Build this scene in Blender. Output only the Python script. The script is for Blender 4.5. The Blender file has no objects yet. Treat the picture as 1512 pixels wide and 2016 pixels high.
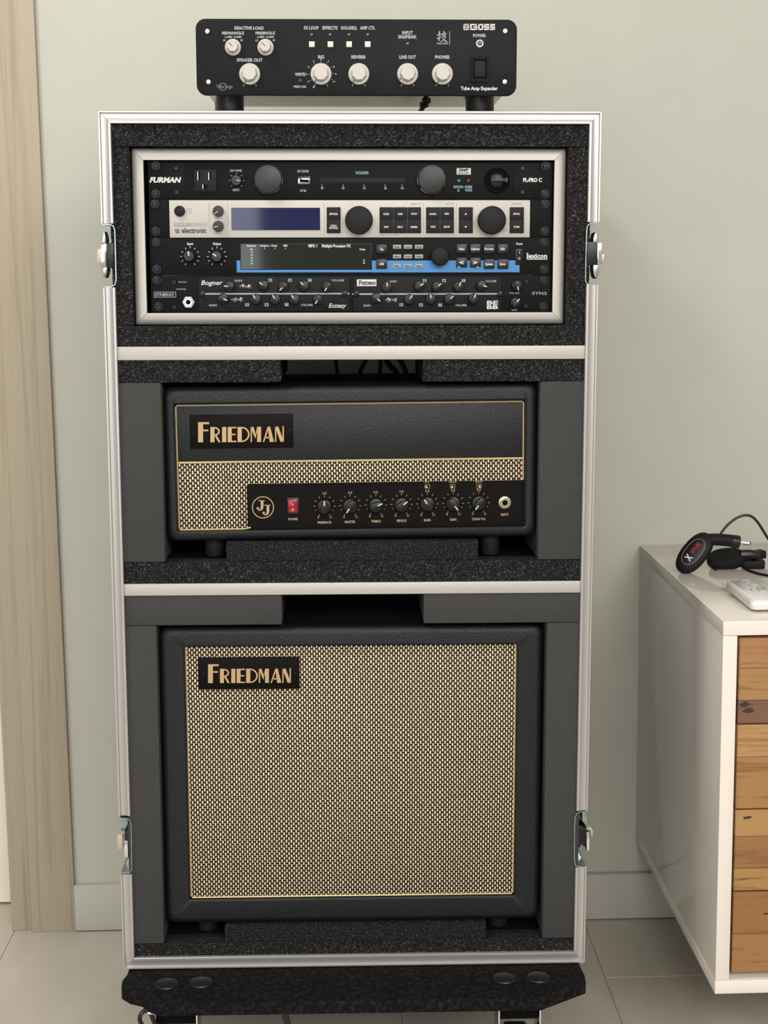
import bpy, bmesh, math, random
from mathutils import Vector, Matrix, noise

random.seed(7)
SC = bpy.context.scene
COL = SC.collection
PI = math.pi

# ------------------------------------------------------------------ camera
F_PX = 2998.0
CAM = Vector((0.00437, 0.0, 1.04))
CR = Vector((0.9996, -0.0264, -0.0120)); CU = Vector((0.0159, 0.1544, 0.9879)); CF = Vector((0.0242, 0.9877, -0.1547))
CR.normalize(); CU = (CU - CR * CU.dot(CR)).normalized(); CF = CU.cross(CR)
cam = bpy.data.objects.new('camera', bpy.data.cameras.new('camera'))
COL.objects.link(cam)
m3 = Matrix((CR, CU, -CF)).transposed()
cam.matrix_world = Matrix.Translation(CAM) @ m3.to_4x4()
cam.data.sensor_fit = 'VERTICAL'; cam.data.sensor_height = 24.0
cam.data.lens = 24.0 * F_PX / 2016.0
cam.data.clip_start = 0.02
SC.camera = cam

# ------------------------------------------------------------------ light and exposure
SC.view_settings.view_transform = 'Standard'
SC.view_settings.look = 'None'
SC.view_settings.exposure = 0.0
SC.view_settings.gamma = 1.0
SC.view_settings.use_curve_mapping = False
SC.cycles.use_denoising = True
world = bpy.data.worlds.new('room_light'); SC.world = world; world.use_nodes = True
bg = world.node_tree.nodes['Background']
bg.inputs[0].default_value = (1.0, 0.97, 0.91, 1); bg.inputs[1].default_value = 0.46


def area(name, loc, target, sx, sy, power, color):
    l = bpy.data.lights.new(name, 'AREA'); l.shape = 'RECTANGLE'; l.size = sx; l.size_y = sy
    l.energy = power; l.color = color
    o = bpy.data.objects.new(name, l); COL.objects.link(o)
    o.location = loc
    o.rotation_euler = (Vector(target) - Vector(loc)).to_track_quat('-Z', 'Y').to_euler()
    return o


area('window_daylight', (0.85, -1.9, 2.35), (0.15, 2.0, 0.7), 2.6, 1.2, 122, (1.0, 0.965, 0.92))
area('far_window_daylight', (-1.5, -2.3, 1.4), (-1.2, 2.0, 1.2), 2.4, 1.9, 42, (0.92, 0.97, 1.0))
area('ceiling_lamp', (-0.95, 1.15, 2.5), (-0.55, 2.0, 0.0), 0.45, 0.45, 20.0, (1.0, 0.96, 0.9))

# ------------------------------------------------------------------ materials


def lin(h):
    h = h.lstrip('#')
    v = [int(h[i:i + 2], 16) / 255 for i in (0, 2, 4)]
    return tuple(c / 12.92 if c <= 0.04045 else ((c + 0.055) / 1.055) ** 2.4 for c in v) + (1,)


def mat(name, color, rough=0.5, metal=0.0, coat=0.0, spec=0.5, emit=None):
    m = bpy.data.materials.new(name); m.use_nodes = True
    b = m.node_tree.nodes['Principled BSDF']
    b.inputs['Base Color'].default_value = lin(color)
    b.inputs['Roughness'].default_value = rough
    b.inputs['Metallic'].default_value = metal
    b.inputs['Coat Weight'].default_value = coat
    b.inputs['Coat Roughness'].default_value = 0.06
    b.inputs['Specular IOR Level'].default_value = spec
    if emit:
        b.inputs['Emission Color'].default_value = lin(emit[0]); b.inputs['Emission Strength'].default_value = emit[1]
    return m


def N(m, t, **kw):
    n = m.node_tree.nodes.new(t)
    for k, v in kw.items():
        if isinstance(k, str) and hasattr(n, k): setattr(n, k, v)
    return n


def L(m, a, b): m.node_tree.links.new(a, b)


def coords(m, scale=(1, 1, 1)):
    tc = N(m, 'ShaderNodeTexCoord'); mp = N(m, 'ShaderNodeMapping')
    mp.inputs['Scale'].default_value = scale
    L(m, tc.outputs['Object'], mp.inputs['Vector'])
    return mp.outputs['Vector']


def ramp(m, fac, stops):
    r = N(m, 'ShaderNodeValToRGB')
    e = r.color_ramp.elements
    while len(e) < len(stops): e.new(0.5)
    for el, (p, c) in zip(e, stops): el.position = p; el.color = lin(c)
    L(m, fac, r.inputs['Fac'])
    return r.outputs['Color']


def bsdf(m): return m.node_tree.nodes['Principled BSDF']


def add_bump(m, height, strength=0.3, dist=0.001):
    b = N(m, 'ShaderNodeBump'); b.inputs['Strength'].default_value = strength; b.inputs['Distance'].default_value = dist
    L(m, height, b.inputs['Height']); L(m, b.outputs['Normal'], bsdf(m).inputs['Normal'])


def noisy(name, c0, c1, scale, rough=0.5, metal=0.0, bump=0.0, dist=0.001, stretch=(1, 1, 1), detail=4, lo=0.35, hi=0.65, coat=0.0, spec=0.5):
    m = mat(name, c0, rough, metal, coat, spec)
    n = N(m, 'ShaderNodeTexNoise'); n.inputs['Scale'].default_value = scale; n.inputs['Detail'].default_value = detail
    L(m, coords(m, stretch), n.inputs['Vector'])
    L(m, ramp(m, n.outputs['Fac'], [(lo, c0), (hi, c1)]), bsdf(m).inputs['Base Color'])
    if bump: add_bump(m, n.outputs['Fac'], bump, dist)
    return m


def m_porous():
    m = mat('porous_foam', '#2b2b2c', 0.9, spec=0.25)
    v = coords(m)
    a = N(m, 'ShaderNodeTexNoise'); a.inputs['Scale'].default_value = 520; a.inputs['Detail'].default_value = 2; a.inputs['Roughness'].default_value = 0.6
    b = N(m, 'ShaderNodeTexVoronoi'); b.inputs['Scale'].default_value = 420
    L(m, v, a.inputs['Vector']); L(m, v, b.inputs['Vector'])
    L(m, ramp(m, a.outputs['Fac'], [(0.40, '#0b0b0c'), (0.55, '#1e1e1f'), (0.67, '#414141'), (0.78, '#787876')]), bsdf(m).inputs['Base Color'])
    mx = N(m, 'ShaderNodeMath', operation='ADD'); L(m, a.outputs['Fac'], mx.inputs[0]); L(m, b.outputs['Distance'], mx.inputs[1])
    add_bump(m, mx.outputs[0], 0.8, 0.002)
    return m


def m_tolex(name, c, strength=0.5):
    m = mat(name, c, 0.45, spec=0.35)
    v = coords(m, (1, 1, 0.75))
    a = N(m, 'ShaderNodeTexVoronoi', feature='F1'); a.inputs['Scale'].default_value = 800
    b = N(m, 'ShaderNodeTexNoise'); b.inputs['Scale'].default_value = 480; b.inputs['Detail'].default_value = 3
    L(m, v, a.inputs['Vector']); L(m, v, b.inputs['Vector'])
    mx = N(m, 'ShaderNodeMath', operation='ADD'); L(m, a.outputs['Distance'], mx.inputs[0]); L(m, b.outputs['Fac'], mx.inputs[1])
    add_bump(m, mx.outputs[0], strength, 0.0008)
    return m


def m_weave(pitch=0.0031, per=0.0066):
    """basket-weave speaker cloth: cream dashes in staggered columns over a brown ground"""
    m = mat('grille_cloth', '#d8c8a0', 0.75, spec=0.3)
    tc = N(m, 'ShaderNodeTexCoord'); sp = N(m, 'ShaderNodeSeparateXYZ'); L(m, tc.outputs['Object'], sp.inputs[0])

    def M(op, a, b=None, c=None):
        n = N(m, 'ShaderNodeMath', operation=op)
        for i, x in enumerate((a, b, c)):
            if x is None: continue
            if isinstance(x, (int, float)): n.inputs[i].default_value = x
            else: L(m, x, n.inputs[i])
        return n.outputs[0]
    wob = N(m, 'ShaderNodeTexNoise'); wob.inputs['Scale'].default_value = 25; L(m, tc.outputs['Object'], wob.inputs['Vector'])
    u = M('ADD', M('DIVIDE', sp.outputs['X'], pitch), M('MULTIPLY', wob.outputs['Fac'], 0.6))
    col = M('FLOOR', u); fu = M('SUBTRACT', M('FRACT', u), 0.5)
    w = M('ADD', M('DIVIDE', sp.outputs['Z'], per), M('MULTIPLY', M('MODULO', M('ABSOLUTE', col), 2.0), 0.5))
    w = M('ADD', w, M('MULTIPLY', wob.outputs['Fac'], 0.35))
    fv = M('SUBTRACT', M('FRACT', w), 0.5)
    du = M('DIVIDE', M('ABSOLUTE', fu), 0.315); dv = M('DIVIDE', M('ABSOLUTE', fv), 0.335)
    d = M('ADD', M('POWER', du, 3.0), M('POWER', dv, 3.0))
    msk = N(m, 'ShaderNodeMapRange', interpolation_type='SMOOTHSTEP')
    L(m, d, msk.inputs['Value']); msk.inputs['From Min'].default_value = 1.25; msk.inputs['From Max'].default_value = 0.7
    rnd = N(m, 'ShaderNodeTexNoise'); rnd.inputs['Scale'].default_value = 160; L(m, tc.outputs['Object'], rnd.inputs['Vector'])
    cream = ramp(m, rnd.outputs['Fac'], [(0.3, '#c3ae88'), (0.7, '#e6d8b8')])
    mx = N(m, 'ShaderNodeMix', data_type='RGBA'); L(m, msk.outputs[0], mx.inputs['Factor'])
    mx.inputs[6].default_value = lin('#1d110c'); L(m, cream, mx.inputs[7])
    L(m, mx.outputs[2], bsdf(m).inputs['Base Color'])
    add_bump(m, msk.outputs[0], 0.5, 0.0006)
    return m


def m_wood(name, c0, c1, scale=9, along=(0.06, 1, 1), seed=0.0, rough=0.55, knots=False):
    m = mat(name, c0, rough, spec=0.3)
    tc = N(m, 'ShaderNodeTexCoord'); mp = N(m, 'ShaderNodeMapping'); mp.inputs['Scale'].default_value = along; mp.inputs['Location'].default_value = (seed, seed * 0.7, seed * 1.3)
    L(m, tc.outputs['Object'], mp.inputs['Vector'])
    a = N(m, 'ShaderNodeTexNoise'); a.inputs['Scale'].default_value = scale; a.inputs['Detail'].default_value = 8; a.inputs['Roughness'].default_value = 0.65; a.inputs['Distortion'].default_value = 0.6
    L(m, mp.outputs['Vector'], a.inputs['Vector'])
    f = N(m, 'ShaderNodeTexNoise'); f.inputs['Scale'].default_value = scale * 5; f.inputs['Detail'].default_value = 4
    L(m, mp.outputs['Vector'], f.inputs['Vector'])
    ad = N(m, 'ShaderNodeMath', operation='MULTIPLY_ADD'); L(m, f.outputs['Fac'], ad.inputs[0]); ad.inputs[1].default_value = 0.35
    sb = N(m, 'ShaderNodeMath', operation='SUBTRACT'); L(m, a.outputs['Fac'], sb.inputs[0]); sb.inputs[1].default_value = 0.175; L(m, sb.outputs[0], ad.inputs[2])
    colr = ramp(m, ad.outputs[0], [(0.34, c1), (0.48, c0), (0.6, c0), (0.7, c1)])
    L(m, colr, bsdf(m).inputs['Base Color'])
    add_bump(m, a.outputs['Fac'], 0.15, 0.0008)
    return m


def m_floor():
    m = mat('floor_tile', '#b5ae9d', 0.38, spec=0.4)
    oi = N(m, 'ShaderNodeTexCoord')
    mp = N(m, 'ShaderNodeMapping'); mp.inputs['Rotation'].default_value = (0, 0, 0.6); mp.inputs['Scale'].default_value = (1, 0.35, 1)
    geo = N(m, 'ShaderNodeNewGeometry')
    L(m, geo.outputs['Position'], mp.inputs['Vector'])
    a = N(m, 'ShaderNodeTexNoise'); a.inputs['Scale'].default_value = 9; a.inputs['Detail'].default_value = 8; a.inputs['Roughness'].default_value = 0.6
    L(m, mp.outputs['Vector'], a.inputs['Vector'])
    L(m, ramp(m, a.outputs['Fac'], [(0.3, '#b0aa9d'), (0.55, '#bab3a6'), (0.75, '#c5beb1')]), bsdf(m).inputs['Base Color'])
    add_bump(m, a.outputs['Fac'], 0.08, 0.001)
    return m


def m_lcd(name, c, rough):
    m = mat(name, c, rough, coat=0.25)
    return m


MT = dict(
    wall=noisy('wall_paint', '#b6b5aa', '#b8b7ac', 14, 0.9, bump=0.02, dist=0.001, spec=0.2),
    base=mat('baseboard_paint', '#b2b1a7', 0.7, spec=0.25),
    doorw=mat('door_paint', '#f3ecdc', 0.5),
    casing=m_wood('casing_wood', '#a79b87', '#998c77', 34, (1.3, 1.3, 0.03), 2.0, 0.6),
    floor=m_floor(), grout=mat('grout', '#979083', 0.9),
    alu=noisy('brushed_aluminium', '#b7b2af', '#bcb7b3', 900, 0.36, 0.6, bump=0.04, dist=0.0002),
    alur=noisy('rack_aluminium', '#b3afa7', '#b9b5ad', 700, 0.5, 0.25, bump=0.05, dist=0.0002),
    zinc=noisy('zinc', '#8fa09e', '#a9b6b3', 80, 0.28, 0.9),
    chrome=mat('chrome', '#e8e8ea', 0.12, 1.0),
    tabm=mat('latch_tab', '#b9ad9b', 0.4, 0.3),
    laminate=noisy('black_laminate', '#161617', '#1d1d1e', 400, 0.5, bump=0.1, dist=0.0005),
    topbounce=noisy('case_top_bounce', '#b9b7af', '#c1bfb7', 300, 0.5),  # unseen case top, made pale to bounce light onto the load box underside
    porous=m_porous(),
    smooth=noisy('smooth_foam', '#3a3a3a', '#434342', 480, 0.92, bump=0.3, dist=0.0006, spec=0.15),
    dark=mat('dark_interior', '#0b0b0c', 0.9, spec=0.1),
    panel=noisy('black_panel', '#0b0b0c', '#101011', 900, 0.58, bump=0.08, dist=0.0002, spec=0.12),
    bpanel=noisy('satin_black_panel', '#101012', '#151517', 900, 0.55, bump=0.08, dist=0.0002, spec=0.15),
    black=mat('black_plastic', '#0b0b0c', 0.4, spec=0.4),
    blackm=mat('matte_black_plastic', '#101011', 0.6, spec=0.25),
    screw=mat('black_screw', '#1b1c1e', 0.36, 0.6),
    steel=mat('nickel_screw', '#d2c9a8', 0.25, 0.9),
    under=noisy('grey_chassis', '#cfcdc5', '#d8d6ce', 40, 0.28, 0.7),
    cream=mat('cream_knob', '#b6b0a8', 0.45),
    creamd=mat('pointer_dark', '#3a3330', 0.5),
    butt=mat('button_cream', '#cac7bb', 0.45),
    white=mat('white_print', '#c8c8c4', 0.6),
    greyp=mat('grey_print', '#979897', 0.6),
    dimp=mat('dim_print', '#74777a', 0.6),
    bluep=mat('blue_grey_print', '#7fa0ab', 0.6),
    darkp=mat('dark_print', '#3b393c', 0.6),
    palep=mat('pale_grey_print', '#8b8983', 0.6),
    blackp=mat('black_print', '#111111', 0.6),
    silver=noisy('silver_faceplate', '#b0ada3', '#b4b1a7', 500, 0.5, 0.1),
    lcdblue=m_lcd('blue_display', '#0d1240', 0.05), lcdgreen=m_lcd('green_display', '#0d150d', 0.05),
    blue=mat('blue_band', '#2f78b2', 0.5),
    keyg=mat('grey_key', '#8c9189', 0.5),
    led=mat('led_off', '#50565e', 0.2), ledg=mat('led_green', '#1f9a62', 0.25), ledr=mat('led_red', '#a02622', 0.25),
    tolex=m_tolex('black_tolex', '#101416', 0.4), tolex2=m_tolex('black_tolex_baffle', '#111517', 0.35),
    weave=m_weave(), gold=noisy('gold_piping', '#b09a6a', '#c9b788', 900, 0.4, 0.25, bump=0.3, dist=0.0004),
    goldp=mat('gold_print', '#b5976a', 0.5, 0.1), tanp=mat('tan_print', '#a58d66', 0.6),
    plate=noisy('name_plate', '#0a0707', '#0d0908', 300, 0.55, spec=0.1),
    amppanel=noisy('amp_panel', '#0a0706', '#0d0a08', 300, 0.55, spec=0.1),
    red=mat('red_rocker', '#8e0f1a', 0.2, emit=('#a01020', 0.12)),
    rubber=mat('rubber', '#17181a', 0.7, spec=0.3),
    carpet=noisy('dolly_board', '#0d0c0c', '#2a2826', 160, 0.85, bump=0.3, dist=0.001, detail=8, lo=0.45, hi=0.85, spec=0.12),
    disc=noisy('dolly_disc', '#131312', '#181817', 100, 0.45, 0.1),
    gloss=mat('white_gloss', '#e4dacf', 0.16, coat=0.5),
    cable=mat('black_cable', '#131112', 0.45),
    remote=mat('white_remote', '#dedcd6', 0.3, coat=0.3), remoted=mat('remote_side', '#a9ada2', 0.4),
    rbutton=mat('grey_button', '#b3b0ab', 0.4),
)
WOODS = [('#a27650', '#845c38'), ('#9f7a4d', '#816036'), ('#765544', '#5b3b2e'), ('#ab8457', '#8d643b'), ('#9f7549', '#7e5631'),
         ('#a88251', '#866336'), ('#956a42', '#79522e'), ('#a27c4a', '#6c5130'), ('#91673d', '#764f2b'), ('#976f44', '#7a552f')]

# ------------------------------------------------------------------ mesh building


class B:
    """collects shapes into one mesh"""

    def __init__(s): s.bm = bmesh.new()

    def take(s, tmp, M=None):
        if M is not None: tmp.transform(M)
        me = bpy.data.meshes.new('tmp'); tmp.to_mesh(me); tmp.free()
        s.bm.from_mesh(me); bpy.data.meshes.remove(me)
        return s

    def box(s, x0, x1, y0, y1, z0, z1, bev=0.0, seg=2, M=None):
        t = bmesh.new()
        vs = [t.verts.new((x, y, z)) for x in (x0, x1) for y in (y0, y1) for z in (z0, z1)]
        for f in ((0, 1, 3, 2), (4, 6, 7, 5), (0, 4, 5, 1), (2, 3, 7, 6), (0, 2, 6, 4), (1, 5, 7, 3)): t.faces.new([vs[i] for i in f])
        bmesh.ops.recalc_face_normals(t, faces=t.faces)
        if bev: bmesh.ops.bevel(t, geom=t.edges[:], offset=bev, segments=seg, profile=0.5, affect='EDGES')
        return s.take(t, M)

    def loft(s, loops, cap0=True, cap1=True, M=None):
        t = bmesh.new()
        L_ = [[t.verts.new(p) for p in lp] for lp in loops]
        n = len(loops[0])
        for a, b in zip(L_, L_[1:]):
            for i in range(n):
                j = (i + 1) % n
                t.faces.new((a[i], a[j], b[j], b[i]))
        if cap0: t.faces.new(list(reversed(L_[0])))
        if cap1: t.faces.new(L_[-1])
        bmesh.ops.recalc_face_normals(t, faces=t.faces)
        return s.take(t, M)

    def prism(s, poly, y0, y1, bev=0.0, M=None):
        """polygon in x,z from y0 (back) to y1 (front)"""
        t = bmesh.new()
        a = [t.verts.new((x, y0, z)) for x, z in poly]; b = [t.verts.new((x, y1, z)) for x, z in poly]
        n = len(poly)
        fr = t.faces.new(b); t.faces.new(list(reversed(a)))
        for i in range(n): t.faces.new((a[i], a[(i + 1) % n], b[(i + 1) % n], b[i]))
        bmesh.ops.recalc_face_normals(t, faces=t.faces)
        if bev: bmesh.ops.bevel(t, geom=list(fr.edges), offset=bev, segments=2, profile=0.5, affect='EDGES')
        return s.take(t, M)

    def flat(s, poly, y):
        vs = [s.bm.verts.new((x, y, z)) for x, z in poly]
        try: s.bm.faces.new(vs)
        except ValueError: pass
        return s

    def lathe(s, prof, seg=24, c=(0, 0, 0), axis='y', M=None):
        """profile of (radius, height); height runs toward the viewer (-y), or up for axis z"""
        t = bmesh.new(); rings = []
        for r, h in prof:
            ring = []
            for i in range(seg):
                a = 2 * PI * i / seg
                p = (c[0] + r * math.cos(a), c[1] - h, c[2] + r * math.sin(a)) if axis == 'y' else (
                    (c[0] + r * math.cos(a), c[1] + r * math.sin(a), c[2] + h) if axis == 'z' else (c[0] + h, c[1] + r * math.cos(a), c[2] + r * math.sin(a)))
                ring.append(t.verts.new(p))
            rings.append(ring)
        for a, b in zip(rings, rings[1:]):
            for i in range(seg): t.faces.new((a[i], a[(i + 1) % seg], b[(i + 1) % seg], b[i]))
        t.faces.new(rings[0]); t.faces.new(rings[-1])
        bmesh.ops.recalc_face_normals(t, faces=t.faces)
        return s.take(t, M)

    def tube(s, pts, r, seg=8, closed=False, smooth=3):
        P = [Vector(p) for p in pts]
        if smooth:
            Q = []; n = len(P); rng = range(n if closed else n - 1)
            for i in rng:
                p0 = P[(i - 1) % n] if (closed or i > 0) else P[i]; p1 = P[i]; p2 = P[(i + 1) % n]; p3 = P[(i + 2) % n] if (closed or i < n - 2) else p2
                for k in range(smooth):
                    t = k / smooth
                    Q.append(0.5 * ((2 * p1) + (p2 - p0) * t + (2 * p0 - 5 * p1 + 4 * p2 - p3) * t * t + (3 * p1 - p0 - 3 * p2 + p3) * t ** 3))
            if not closed: Q.append(P[-1])
            P = Q
        t = bmesh.new(); rings = []; n = len(P); prev = None
        for i, p in enumerate(P):
            d = (P[(i + 1) % n] - P[i - 1]) if closed else (P[min(i + 1, n - 1)] - P[max(i - 1, 0)])
            d.normalize()
            u = prev if prev is not None else (Vector((0, 1, 0)) if abs(d.y) < 0.9 else Vector((1, 0, 0)))
            u = (u - d * u.dot(d)).normalized(); prev = u; v = d.cross(u)
            rings.append([t.verts.new(p + r * (math.cos(2 * PI * k / seg) * u + math.sin(2 * PI * k / seg) * v)) for k in range(seg)])
        pairs = list(zip(rings, rings[1:])) + ([(rings[-1], rings[0])] if closed else [])
        for a, b in pairs:
            for k in range(seg): t.faces.new((a[k], a[(k + 1) % seg], b[(k + 1) % seg], b[k]))
        if not closed: t.faces.new(rings[0]); t.faces.new(rings[-1])
        bmesh.ops.recalc_face_normals(t, faces=t.faces)
        return s.take(t)

    def foam(s, x0, x1, y0, y1, z0, z1, cell=0.0045, amp=0.0009, ny=3):
        nx = max(1, int((x1 - x0) / cell)); nz = max(1, int((z1 - z0) / cell))
        t = bmesh.new(); idx = {}

        def V(i, j, k):
            key = (i, j, k)
            if key not in idx:
                p = Vector((x0 + (x1 - x0) * i / nx, y0 + (y1 - y0) * j / ny, z0 + (z1 - z0) * k / nz))
                d = noise.noise_vector(p * 260) * amp
                if j == 0: d.y -= abs(noise.noise(p * 330)) * amp
                idx[key] = t.verts.new(p + d)
            return idx[key]
        for i in range(nx):
            for k in range(nz):
                for j in (0, ny): t.faces.new((V(i, j, k), V(i + 1, j, k), V(i + 1, j, k + 1), V(i, j, k + 1)))
            for j in range(ny):
                for k in (0, nz): t.faces.new((V(i, j, k), V(i + 1, j, k), V(i + 1, j + 1, k), V(i, j + 1, k)))
        for k in range(nz):
            for j in range(ny):
                for i in (0, nx): t.faces.new((V(i, j, k), V(i, j + 1, k), V(i, j + 1, k + 1), V(i, j, k + 1)))
        bmesh.ops.recalc_face_normals(t, faces=t.faces)
        return s.take(t)

    def mesh(s, name, m, shift=None, smooth=35):
        if shift is not None: bmesh.ops.translate(s.bm, verts=s.bm.verts, vec=shift)
        me = bpy.data.meshes.new(name); s.bm.to_mesh(me); s.bm.free()
        if m is not None: me.materials.append(m)
        if smooth:
            for p in me.polygons: p.use_smooth = True
            me.set_sharp_from_angle(angle=math.radians(smooth))
        return me


def rr(x0, x1, z0, z1, r, n=6):
    """rounded rectangle outline"""
    r = max(1e-5, min(r, (x1 - x0) / 2 - 1e-6, (z1 - z0) / 2 - 1e-6)); pts = []
    for cx, cz, a0 in ((x1 - r, z1 - r, 0), (x0 + r, z1 - r, PI / 2), (x0 + r, z0 + r, PI), (x1 - r, z0 + r, 1.5 * PI)):
        for i in range(n + 1):
            a = a0 + PI / 2 * i / n
            pts.append((cx + r * math.cos(a), cz + r * math.sin(a)))
    return pts


def at_y(poly, y): return [(x, y, z) for x, z in poly]


ORG = {}


def tag(o, label, cat, group=None, kind=None):
    if label: o['label'] = label
    if cat: o['category'] = cat
    if group: o['group'] = group
    if kind: o['kind'] = kind
    return o


def thing(name, label, cat, M, org=(0, 0, 0), group=None):
    o = bpy.data.objects.new(name, None); COL.objects.link(o); o.empty_display_size = 0.05
    o.matrix_world = M @ Matrix.Translation(Vector(org))
    ORG[o.name] = Vector(org)
    return tag(o, label, cat, group)


def part(name, b, m, parent, at=None, rot=None, label=None, smooth=35, kind=None):
    """a mesh under its thing; b is a B in frame coordinates (at None) or around `at`, or a mesh to share"""
    po = ORG[parent.name]
    if at is None:
        me = b.mesh(name, m, -po, smooth); off = Vector((0, 0, 0)); org = po
    else:
        me = b.mesh(name, m, None, smooth) if isinstance(b, B) else b
        off = Vector(at) - po; org = Vector(at)
    o = bpy.data.objects.new(name, me); COL.objects.link(o)
    o.parent = parent; o.location = off
    if rot is not None: o.rotation_euler = rot
    ORG[o.name] = org
    if label: o['label'] = label
    if kind: o['kind'] = kind
    return o


def solo(name, b, m, label, cat, M=Matrix.Identity(4), org=(0, 0, 0), group=None, smooth=35):
    me = b.mesh(name, m, -Vector(org), smooth)
    o = bpy.data.objects.new(name, me); COL.objects.link(o)
    o.matrix_world = M @ Matrix.Translation(Vector(org)); ORG[o.name] = Vector(org)
    return tag(o, label, cat, group)


def struct(name, b, m, parent=None, smooth=30):
    me = b.mesh(name, m, None, smooth); o = bpy.data.objects.new(name, me); COL.objects.link(o)
    ORG[o.name] = Vector((0, 0, 0))
    if parent: o.parent = parent
    else: o['kind'] = 'structure'
    return o


# ------------------------------------------------------------------ frames (a level room; the case leans by half a degree)
def frame_matrix(o, yaw, roll):
    ex = Vector((math.cos(yaw) * math.cos(roll), math.sin(yaw) * math.cos(roll), math.sin(roll)))
    ey = Vector((-math.sin(yaw), math.cos(yaw), 0)); ez = ex.cross(ey)
    m = Matrix((ex, ey, ez)).transposed().to_4x4(); m.translation = o
    return m


ROOM = Matrix.Identity(4)
CASE = frame_matrix(Vector((0.00522, 1.83215, 0.16685)), 0.00246, -0.01057)
AMPF = CASE @ Matrix.Translation((0, 0, 0.55)) @ Matrix.Rotation(-0.0085, 4, 'Y') @ Matrix.Translation((0, 0, -0.55))
YW = 2.3383          # wall plane


class Pan:
    """an upright plane y = const of a frame; measures taken off the photograph turn into metres on it"""

    def __init__(s, M, y):
        s.M = M; s.y = y; s.inv = M.inverted(); s.c = s.inv @ CAM; s.r = s.inv.to_3x3()

    def p(s, px, py, y=None):
        y = s.y if y is None else y
        d = s.r @ (CF * F_PX + CR * (px - 756) - CU * (py - 1008))
        q = s.c + d * ((y - s.c.y) / d.y)
        return q.x, q.z

    def p3(s, px, py, y=None):
        y = s.y if y is None else y
        x, z = s.p(px, py, y)
        return Vector((x, y, z))

    def k(s, px, py):
        a = s.p(px - 5, py); b = s.p(px + 5, py)
        return math.hypot(b[0] - a[0], b[1] - a[1]) / 10

    def rect(s, x0, y0, x1, y1):
        a, b = s.p(x0, (y0 + y1) / 2)[0], s.p(x1, (y0 + y1) / 2)[0]
        c, d = s.p((x0 + x1) / 2, y1)[1], s.p((x0 + x1) / 2, y0)[1]
        return a, b, c, d


def room_z(px, py, z):
    d = CF * F_PX + CR * (px - 756) - CU * (py - 1008)
    return CAM + d * ((z - CAM.z) / d.z)


# ------------------------------------------------------------------ lettering
_gl = {}


def glyphs(s, bold):
    if (s, bold) not in _gl:
        c = bpy.data.curves.new('t', 'FONT'); c.body = s; c.resolution_u = 2; c.offset = bold
        o = bpy.data.objects.new('t', c); COL.objects.link(o)
        me = bpy.data.meshes.new_from_object(o)
        V = [(v.co.x, v.co.y) for v in me.vertices]; Fc = [tuple(p.vertices) for p in me.polygons]
        bpy.data.objects.remove(o); bpy.data.curves.remove(c); bpy.data.meshes.remove(me)
        _gl[(s, bold)] = (V, Fc)
    return _gl[(s, bold)]


CAPH = None


def text(b, pan, s, px, py, w, h, shear=0.0, bold=0.02, y=None):
    """flat print: the string centred on px,py of the panel, w px wide, capitals h px tall"""
    global CAPH
    if CAPH is None:
        V, _ = glyphs('H', 0.0); CAPH = max(v[1] for v in V)
    V, Fc = glyphs(s, bold)
    if not V: return
    k = pan.k(px, py); cx, cz = pan.p(px, py)
    x0 = min(v[0] for v in V); x1 = max(v[0] for v in V)
    sx = w * k / (x1 - x0); sz = h * k / CAPH; yy = pan.y - 0.0003 if y is None else y
    vs = [b.bm.verts.new((cx + (vx - (x0 + x1) / 2) * sx + shear * (vy * sz - h * k / 2), yy, cz + vy * sz - h * k / 2)) for vx, vy in V]
    for f in Fc:
        try: b.bm.faces.new([vs[i] for i in f])
        except ValueError: pass


def pr(b, pan, x0, y0, x1, y1, y=None):
    """printed bar"""
    a, c, d, e = pan.rect(x0, y0, x1, y1)
    b.flat([(a, d), (c, d), (c, e), (a, e)], pan.y - 0.0003 if y is None else y)


def line(b, pan, x0, y0, x1, y1, w, w1=None, y=None):
    """printed stroke of width w px"""
    p, q = Vector(pan.p(x0, y0)), Vector(pan.p(x1, y1)); k = pan.k(x0, y0) / 2
    d = (q - p).normalized(); n = Vector((-d.y, d.x)); w1 = w if w1 is None else w1
    b.flat([tuple(p + n * w * k), tuple(p - n * w * k), tuple(q - n * w1 * k), tuple(q + n * w1 * k)], pan.y - 0.0003 if y is None else y)


def outline(b, pan, x0, y0, x1, y1, w):
    pr(b, pan, x0, y0, x1, y0 + w); pr(b, pan, x0, y1 - w, x1, y1); pr(b, pan, x0, y0, x0 + w, y1); pr(b, pan, x1 - w, y0, x1, y1)


def arc(b, pan, px, py, r, w, a0=0, a1=360, n=28):
    for i in range(n):
        t0 = math.radians(a0 + (a1 - a0) * i / n); t1 = math.radians(a0 + (a1 - a0) * (i + 1) / n)
        q = []
        for t, R in ((t0, r - w / 2), (t0, r + w / 2), (t1, r + w / 2), (t1, r - w / 2)):
            q.append(pan.p(px + R * math.cos(t), py - R * math.sin(t)))
        b.flat(q, pan.y - 0.0003)


def dot(b, pan, px, py, r, y=None):
    b.flat([pan.p(px + r * math.cos(2 * PI * i / 14), py - r * math.sin(2 * PI * i / 14)) for i in range(14)], pan.y - 0.0003 if y is None else y)


def ticks(b, pan, px, py, r, n, a0, a1, ln, w):
    for i in range(n):
        t = math.radians(a0 + (a1 - a0) * i / (n - 1))
        line(b, pan, px + r * math.cos(t), py - r * math.sin(t), px + (r + ln) * math.cos(t), py - (r + ln) * math.sin(t), w)


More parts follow.
